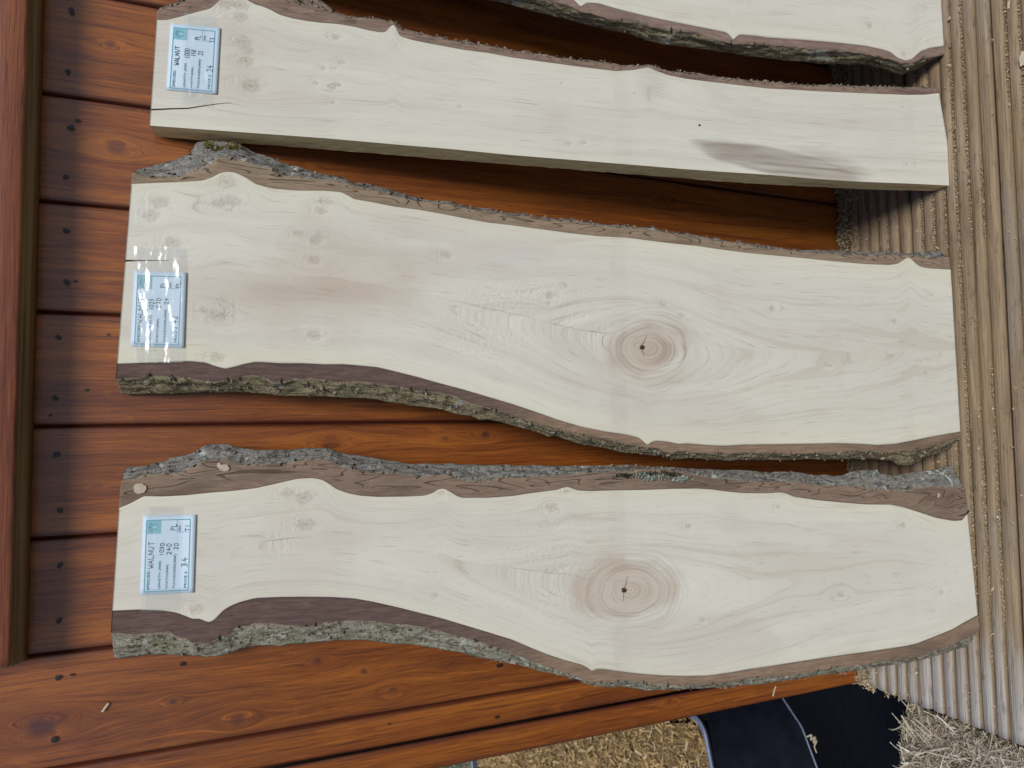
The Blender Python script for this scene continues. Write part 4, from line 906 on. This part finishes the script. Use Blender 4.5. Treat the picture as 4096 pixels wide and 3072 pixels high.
    if tape:
        tpts, nu, tm, hh = tape
        c = [s.loc(p) for p in tpts]; nn = 110
        a2, b2 = np.meshgrid(np.linspace(0, 1, nn), np.linspace(0, 1, nn), indexing='ij')
        q = ((1 - a2) * (1 - b2))[..., None] * c[0] + (a2 * (1 - b2))[..., None] * c[1] + (a2 * b2)[..., None] * c[2] + ((1 - a2) * b2)[..., None] * c[3]
        P = np.stack([q[..., 0], -(hh + nu * .0010 * (fbm(a2 * 4 + b2 * 3, b2 * 5 - a2, 3, 2) + .35 * fbm(a2 * 17, b2 * 12, 5, 2))), q[..., 1]], -1)
        mesh('tape', P, gridf(nn, nn)[:, ::-1], tm, s.root, None, True)
    return lab
make_label(S1, [(0+1213/2.1602, 2304+162/2.1602), Zm(0,1536,[(1238,1137)])[0], Zm(0,1536,[(1697,1125)])[0], Zm(0,2304,[(1675,140)])[0]],
    [('WALNUT', .12, .235, .325, .67), ('1030', .335, .42, .48, .65), ('240', .46, .56, .49, .64), ('20', .60, .69, .555, .64), ('34', .745, .87, .325, .46), ('PL', .525, .64, .80, .89), ('T1', .80, .90, .785, .88)],
    'pale blue handwritten price label, walnut, price 34', (Zm(0,2304,[(1225,300)]) + Zm(0,1536,[(1270,1060),(1560,1060)]) + Zm(0,2304,[(1540,290)]), .5, TAPE[0], .0042))
make_label(S2, Zm(0,768,[(1130,1333),(1162,682),(1615,697),(1592,1347)]),
    [('WALNUT', .11, .20, .30, .65), ('1025', .305, .40, .48, .64), ('270', .44, .53, .51, .65), ('24', .595, .68, .56, .66), ('42', .75, .87, .31, .43), ('PL', .51, .61, .785, .87), ('PL', .80, .90, .785, .88)],
    'pale blue handwritten price label under shiny tape, walnut, price 42', (Zm(0,768,[(1150,1480),(1162,478),(1593,482),(1588,1478)]), 1.0, TAPE[1], .0042))
make_label(S3, Zm(0,0,[(1437,778),(1475,203),(1907,245),(1875,818)]),
    [('WALNUT', .12, .225, .375, .67), ('1000', .315, .43, .49, .645), ('150', .445, .54, .53, .63), ('22', .575, .68, .555, .63), ('24', .765, .90, .32, .43), ('PL', .50, .62, .785, .855), ('T3', .795, .90, .76, .84)],
    'pale blue handwritten price label, walnut, price 24', (Zm(0,0,[(1560,900),(1600,130),(1860,145),(1830,930)]), .5, TAPE[0], .0042))

MOSS = mat_chips('yellow_moss', [(0.10, 0.085, 0.025), (0.20, 0.17, 0.055), (0.30, 0.26, 0.10), (0.40, 0.36, 0.17)])
LICH = mat_chips('grey_lichen', [(0.10, 0.12, 0.09), (0.22, 0.26, 0.20), (0.36, 0.40, 0.33), (0.56, 0.58, 0.50)])
DKM = mat_chips('dark_moss', [(0.012, 0.016, 0.01), (0.03, 0.036, 0.02), (0.06, 0.06, 0.04), (0.12, 0.12, 0.08)])
clump(S2, [(835, 582, 22, 16), (880, 608, 22, 26), (930, 590, 28, 14)], MOSS, 'moss', .013, 150, .0026, 1)
clump(S1, [(2570, 1900, 38, 12), (2640, 1905, 40, 12), (2720, 1915, 38, 12), (2600, 1912, 20, 8)], LICH, 'lichen', -.0004, 130, .0030, 2)
clump(S1, [(2500, 1902, 40, 10), (2600, 1894, 60, 8), (2680, 1897, 50, 9)], DKM, 'dark_moss', -.0002, 110, .0030, 3)
clump(S1, [(1090, 1830, 24, 14), (1140, 1838, 20, 10), (3490, 1893, 22, 14), (3560, 1935, 30, 16)], LICH, 'lichen', .011, 70, .0030, 4)
# ------------------------------------------------------------------ sawdust, shavings, chips
def rotm(n, rng, flat=None):
    q = rng.normal(size=(n, 4))
    if flat is not None:      # mostly lying flat: small tilt, any heading
        hd = rng.uniform(0, 2 * np.pi, n); tl = rng.normal(0, flat, (n, 2))
        q = np.stack([np.cos(hd / 2), tl[:, 0], tl[:, 1], np.sin(hd / 2)], -1)
    q /= np.linalg.norm(q, axis=1)[:, None]
    w_, x, y, z = q.T
    return np.stack([np.stack([1 - 2 * (y * y + z * z), 2 * (x * y - z * w_), 2 * (x * z + y * w_)], -1),
                     np.stack([2 * (x * y + z * w_), 1 - 2 * (x * x + z * z), 2 * (y * z - x * w_)], -1),
                     np.stack([2 * (x * z - y * w_), 2 * (y * z + x * w_), 1 - 2 * (x * x + y * y)], -1)], 1)
def flakes(name, C, L, asp, mat, rng, flat=.4, seg=2, curl=1.0, thick=.12):
    n = len(C); L = np.broadcast_to(L, (n,))
    ang = rng.normal(0, curl, n)
    u = np.linspace(-.5, .5, seg + 1)
    a_ = u[None] * ang[:, None]
    k = np.where(np.abs(ang) < 1e-3, 1e-3, ang)
    px = np.sin(a_) / k[:, None]; pz = (1 - np.cos(a_)) / k[:, None]
    w_ = asp * rng.uniform(.6, 1.4, n)
    taper = rng.uniform(.4, 1, (n, seg + 1))
    V = np.zeros((n, seg + 1, 2, 3))
    V[..., 0] = px[:, :, None]; V[..., 2] = pz[:, :, None]
    V[:, :, 0, 1] = w_[:, None] * taper / 2; V[:, :, 1, 1] = -w_[:, None] * taper / 2
    V = V.reshape(n, -1, 3) * L[:, None, None]
    V = np.einsum('nij,nkj->nki', rotm(n, rng, flat), V) + C[:, None, :]
    nv = 2 * (seg + 1)
    b = np.arange(n)[:, None] * nv; k = np.arange(seg)[None] * 2
    i = (b + k).ravel()
    F = np.stack([i, i + 1, i + 3, i + 2], -1)
    tone = np.repeat(np.clip(rng.normal(.5, .24, n), 0, 1), nv)
    o = mesh(name, V.reshape(-1, 3), F, mat, None, dict(tone=tone))
    return tag(o, kind='stuff')
rg = np.random.default_rng(11)
for s_, C_, m_, n_, z_, sd2 in LATER:
    r_ = np.random.default_rng(sd2)
    o_ = flakes(n_, C_, r_.uniform(.5, 1.2, len(C_)) * z_, .7, m_, r_, None, 2, 1.3)
    o_.parent = s_.root
n = 90
tag(flakes('sawdust', np.stack([np.full(n, DX0) + rg.normal(0, .003, n), -np.abs(rg.normal(0, .035, n)), rg.uniform(-.004, .002, n)], -1), rg.uniform(.003, .010, n), .35, DUST, rg, .4, 2, 1.2), 'pale frayed shavings along the end of the decking')
# crumbs packed in the decking grooves
C = []
for k in range(4):
    y1 = 0.004 - k * (BW + GAP); y0 = y1 - BW
    for i in range(1, 7):
        n = 5200
        X = rg.uniform(DX0, 0.98, n); c = y0 + i * BW / 7
        dens = sstep(-.12, .20, fbm(X * 7, X * 0 + k * 7 + i, 21, 3)) * sstep(-.42, -.2, X + .2 * vnoise(X * 4, 0 * X + i, 4))
        keep = rg.random(n) < dens * (1.0 if y0 > -.27 else .7)
        X = X[keep]; n = len(X)
        C.append(np.stack([X, c + rg.normal(0, .0013, n), -0.0026 + rg.uniform(0, .0030, n)], -1))
C = np.concatenate(C)
tag(flakes('sawdust', C, rg.uniform(.0010, .0030, len(C)), .6, DUST, rg, .5, 1, 1.0), 'pale sawdust packed in the grooves of the decking')
# looser flakes on the ridges
n = 900
C = np.stack([rg.uniform(DX0, .98, n), rg.uniform(-.45, -.02, n), np.full(n, .0009)], -1)
tag(flakes('sawdust', C, rg.uniform(.0015, .0065, n) * (rg.random(n) < .5), .5, DUST, rg, .15, 2, 1.2), 'loose pale flakes scattered on the decking')
# drift of sawdust against the foot of the door
n = 9000
X = rg.uniform(DX0 + .004, 1.0, n); yy = -np.abs(rg.normal(0, .012, n)) - .0035
zz_ = .016 * np.clip(1 + yy / .034, 0, 1) * (1 + .5 * fbm(X * 25, X * 0, 8, 3)) * rg.uniform(.25, 1.05, n)
tag(flakes('sawdust', np.stack([X, yy, zz_ + .0006], -1), rg.uniform(.0025, .0065, n), .45, DUST, rg, .8, 2, 1.4), 'drift of sawdust heaped along the foot of the door')

# heap of shavings beside the end of the decking
hp0, hp1, hp2, hp3 = [on_level(p, -.03) for p in ((3612, 2812), (4096, 2998), (4300, 3300), (3645, 3250))]
nh = 26
ua, ub = np.meshgrid(np.linspace(0, 1, nh), np.linspace(0, 1, nh), indexing='ij')
def heap(a_, b_):
    q = ((1 - a_) * (1 - b_))[..., None] * hp0 + (a_ * (1 - b_))[..., None] * hp1 + (a_ * b_)[..., None] * hp2 + ((1 - a_) * b_)[..., None] * hp3
    q = q.copy(); q[..., 2] = -.034 + .020 * fbm(q[..., 0] * 30, q[..., 1] * 30, 6, 3) - .015 * np.exp(-b_ * 9) + .012 * a_
    return q
P = heap(ua, ub); Pb = P.copy(); Pb[..., 2] = GZ + .012
rim = np.concatenate([np.arange(nh), np.arange(1, nh) * nh + nh - 1, (nh - 1) * nh + np.arange(nh - 2, -1, -1), np.arange(nh - 2, 0, -1) * nh]); r2 = np.roll(rim, -1)
hm = mesh('shavings_heap', np.concatenate([P.reshape(-1, 3), Pb.reshape(-1, 3)]), [gridf(nh, nh), np.stack([rim, r2, r2 + nh * nh, rim + nh * nh], -1)], mat_simple('packed_shavings', (0.20, 0.15, 0.10), (0.10, 0.075, 0.05), (150, 150, 150), .9, .1, .003))
tag(hm, 'packed heap of grey-brown wood shavings beside the end of the decking', kind='stuff')
n = 5200
a_, b_ = rg.random(n), rg.random(n)
C = heap(a_, b_); C[:, 2] += rg.uniform(-.001, .012, n)
tag(flakes('wood_shavings', C, rg.uniform(.006, .028, n) * rg.uniform(.5, 1, n), .085, SHAV, rg, .45, 5, 1.8), 'tangled straw-like shavings on top of the heap beside the decking', kind='stuff')
n = 260
C = heap(rg.random(n), rg.random(n)); C[:, 2] += rg.uniform(.006, .02, n)
tag(flakes('wood_shavings', C, rg.uniform(.025, .055, n), .05, SHAV, rg, .35, 8, 2.4), 'long pale curls lying on the heap of shavings', kind='stuff')
n = 700
b_ = rg.random(n); C = heap(np.zeros(n) + rg.uniform(-.02, .03, n), b_); C[:, 2] -= rg.uniform(0, .12, n)
tag(flakes('wood_shavings', C, rg.uniform(.006, .016, n), .12, SHAV, rg, 1.0, 3, 1.3), 'shavings hanging over the far face of the heap', kind='stuff')

# black sheet on the ground
V, F = boxvf(-1.6, DX0 + .03, -.45, .62, GZ + .003, GZ + .008)
tag(mesh('black_sheet', V, F, SHEET), 'black ribbed plastic sheet on the ground below the end of the decking', 'plastic sheet')

# black tub full of chips behind the door
RZT = -0.05
p1, p2 = on_level((2803, 2862), RZT), on_level((2844, 3072), RZT)
e1 = (p2 - p1) / np.linalg.norm(p2 - p1); e2 = np.array([-e1[1], e1[0], 0]); e2 = e2 if e2[1] > 0 else -e2
TLn, TWd = 0.75, 1.7
tub = tag(empty('black_tub', (*(p1 + e1 * TLn / 2 + e2 * TWd / 2)[:2], GZ)), 'large black plastic tub heaped with golden wood chips behind the door edge', 'tub')
tc = np.array([tub.location.x, tub.location.y, tub.location.z])
def rrect(l, wd, r, n=8):
    out = []
    for cx, cy, a0 in ((l / 2 - r, wd / 2 - r, 0), (-l / 2 + r, wd / 2 - r, 90), (-l / 2 + r, -wd / 2 + r, 180), (l / 2 - r, -wd / 2 + r, 270)):
        for q in np.radians(np.linspace(a0, a0 + 90, n)): out.append((cx + r * math.cos(q), cy + r * math.sin(q)))
    return np.array(out)
def tubring(inset, z, near=0.0):
    p = rrect(TLn - 2 * inset, TWd - 2 * inset, .045)
    q = tc[None] * 0 + p[:, :1] * e1 + p[:, 1:] * e2
    q[:, 2] = z - GZ
    return q
def loft(rings):
    n = len(rings[0]); V = np.concatenate(rings); F = []
    i = np.arange(n); j = (i + 1) % n
    for k in range(len(rings) - 1): F.append(np.stack([k * n + i, k * n + j, (k + 1) * n + j, (k + 1) * n + i], -1))
    return V, np.concatenate(F)
V, F = loft([tubring(.012, RZT - .09), tubring(.008, RZT - .006), tubring(-.002, RZT - .003), tubring(-.002, RZT - .012), tubring(.004, RZT - .016), tubring(.05, GZ + .01), tubring(.2, GZ + .0095)])
mesh('tub_body', V, F, PLAST, tub, None, True)
V, F = loft([tubring(.008, RZT - .006), tubring(.0045, RZT + .0005), tubring(.002, RZT + .001), tubring(-.0022, RZT - .001), tubring(-.0022, RZT - .004)])
mesh('rim', V, F, PLRIM, tub, None, True)
cn = 40
uu, vv = np.meshgrid(np.linspace(-TLn / 2 + .03, TLn / 2 - .03, cn), np.linspace(-TWd / 2 + .03, TWd / 2 - .03, cn), indexing='ij')
def chz(u, v): return RZT - .028 + .03 * fbm(u * 8, v * 8, 31, 3) + .03 * np.exp(-(u ** 2 + v ** 2) / .1)
P = tc + uu[..., None] * e1 + vv[..., None] * e2; P[..., 2] = chz(uu, vv) - .006
V = P.reshape(-1, 3)
tag(mesh('wood_chips', V, gridf(cn, cn), mat_simple('packed_chips', (0.30, 0.20, 0.10), (0.15, 0.10, 0.05), (90, 90, 90), .9, .1, .004)), 'bed of golden wood chips filling the black tub', kind='stuff')
n = 20000
u, v = rg.uniform(-TLn / 2 + .012, TLn / 2 - .012, n), rg.uniform(-TWd / 2 + .012, TWd / 2 - .012, n)
C = tc + u[:, None] * e1 + v[:, None] * e2; C[:, 2] = chz(u, v) + rg.uniform(-.004, .008, n)
tag(flakes('wood_chips', C, rg.uniform(.006, .028, n), .26, CHIP, rg, .45, 3, 1.2), 'golden curled wood chips on top of the black tub', kind='stuff')
# lip along the foot of the tub, its edge highlight painted pale blue
q0, q1, q2 = on_level((3110, 2762), GZ + .012), on_level((3207, 2908), GZ + .012), on_level((3275, 3090), GZ + .012)
tt = np.linspace(0, 1, 20)
Pq = np.stack([np.interp(tt, [0, .5, 1], [q0[k], q1[k], q2[k]]) for k in range(3)], -1)
Pq = np.concatenate([[Pq[0] + (Pq[0] - Pq[1]) * 1.0], Pq, [Pq[-1] + (Pq[-1] - Pq[-2]) * 6]])
ang = np.linspace(0, 2 * np.pi, 9)[:-1]
dirx = np.gradient(Pq, axis=0); dirx /= np.linalg.norm(dirx, axis=1)[:, None]
sx = np.cross(dirx, (0, 0, 1)); rr = .0022
R = Pq[:, None, :] + rr * (np.cos(ang)[None, :, None] * sx[:, None, :] + np.sin(ang)[None, :, None] * np.array([0, 0, 1.0])) - tc
nR, na = R.shape[:2]; i = np.arange(na); j = (i + 1) % na
F = np.concatenate([np.stack([k * na + i, k * na + j, (k + 1) * na + j, (k + 1) * na + i], -1) for k in range(nR - 1)])
mesh('foot_lip', R.reshape(-1, 3), F, PLRIM, tub, None, True)
# sloping skirt from lip up to the tub wall
up = np.stack([p1 + (p2 - p1) * s_ for s_ in np.linspace(-.2, 2.2, nR)]); up[:, 2] = RZT - .014
V = np.concatenate([Pq, up]) - tc; k = np.arange(nR - 1)
mesh('skirt', V, np.stack([k, k + 1, nR + k + 1, nR + k], -1), PLAST, tub)

# grass and litter beyond the tub
n = 9000
C = np.stack([rg.uniform(-3.2, -.5, n), rg.uniform(1.3, 4.5, n), np.full(n, GZ + .01) + rg.uniform(0, .02, n)], -1)
tag(flakes('grass', C, rg.uniform(.03, .08, n), .09, GRASS, rg, .9, 3, 1.0), 'blurred green grass beyond the tub', kind='stuff')
n = 1500
C = np.stack([rg.uniform(-3.2, -.5, n), rg.uniform(1.2, 4.0, n), np.full(n, GZ + .02) + rg.uniform(0, .02, n)], -1)
tag(flakes('wood_chips', C, rg.uniform(.015, .045, n), .4, SHAV, rg, .4, 2, 1.0), 'pale chips scattered over the grass beyond the tub', kind='stuff')

# single shavings caught here and there
def shaving(P, wd, nrm, label):
    P = np.array(P); tt = np.linspace(0, 1, max(9, 4 * len(P))); d_ = np.linspace(0, 1, len(P))
    Q = np.stack([np.interp(tt, d_, P[:, k]) for k in range(3)], -1)
    V, F = ribbon(Q, wd, np.array(nrm, float))
    nv = len(V)
    V = np.concatenate([V, V - np.array(nrm) * .0006])
    F = np.concatenate([F, F[:, ::-1] + nv])
    o = mesh('wood_shaving', V, F, DUST, None, dict(tone=np.full(2 * nv, .95)))
    tag(o, label, 'shaving', 'single wood shavings caught on things')
shaving([on_door(p, -.0065) for p in ((3092, 2785), (3098, 2760), (3104, 2745))], .0022, (0, -1, 0), 'pale curled shaving stuck on the door edge strip above the tub')
shaving([on_door(p, -.003) for p in Zm(0,2304,[(935,1100),(905,1140),(880,1175)])], .0018, (0, -1, 0), 'pale forked shaving stuck on the wide door plank near the bottom left corner')
k_ = [on_level(p, .003) for p in ((4095, 205), (4086, 232), (4090, 262))]
shaving(k_, .006, (0, 0, 1), 'broad white shaving on the decking at the right border of the photo')
k_ = [on_level(p, .002) for p in ((4037, 2), (4033, 20), (4034, 34))]
shaving(k_, .0025, (0, 0, 1), 'white sliver in a decking groove at the top right corner')
k_ = [on_level(p, -.001) for p in ((3922, 352), (3935, 360), (3928, 374))]
shaving(k_, .003, (0, 0, 1), 'small white curl in a decking groove beside the slab priced 24')
k_ = [on_level(p, .001) for p in ((3385, 2730), (3410, 2733), (3436, 2728))]
shaving(k_, .003, (0, 0, 1), 'white shaving on the decking corner at the foot of the door edge')
k_ = [on_level(p, GZ + .013) for p in ((3226, 2948), (3248, 2938), (3240, 2962), (3264, 2946), (3250, 2974), (3268, 2962), (3256, 2986), (3266, 3012))]
shaving(k_, .0028, (0, 0, 1), 'tangled shaving on the black sheet beside the tub lip')
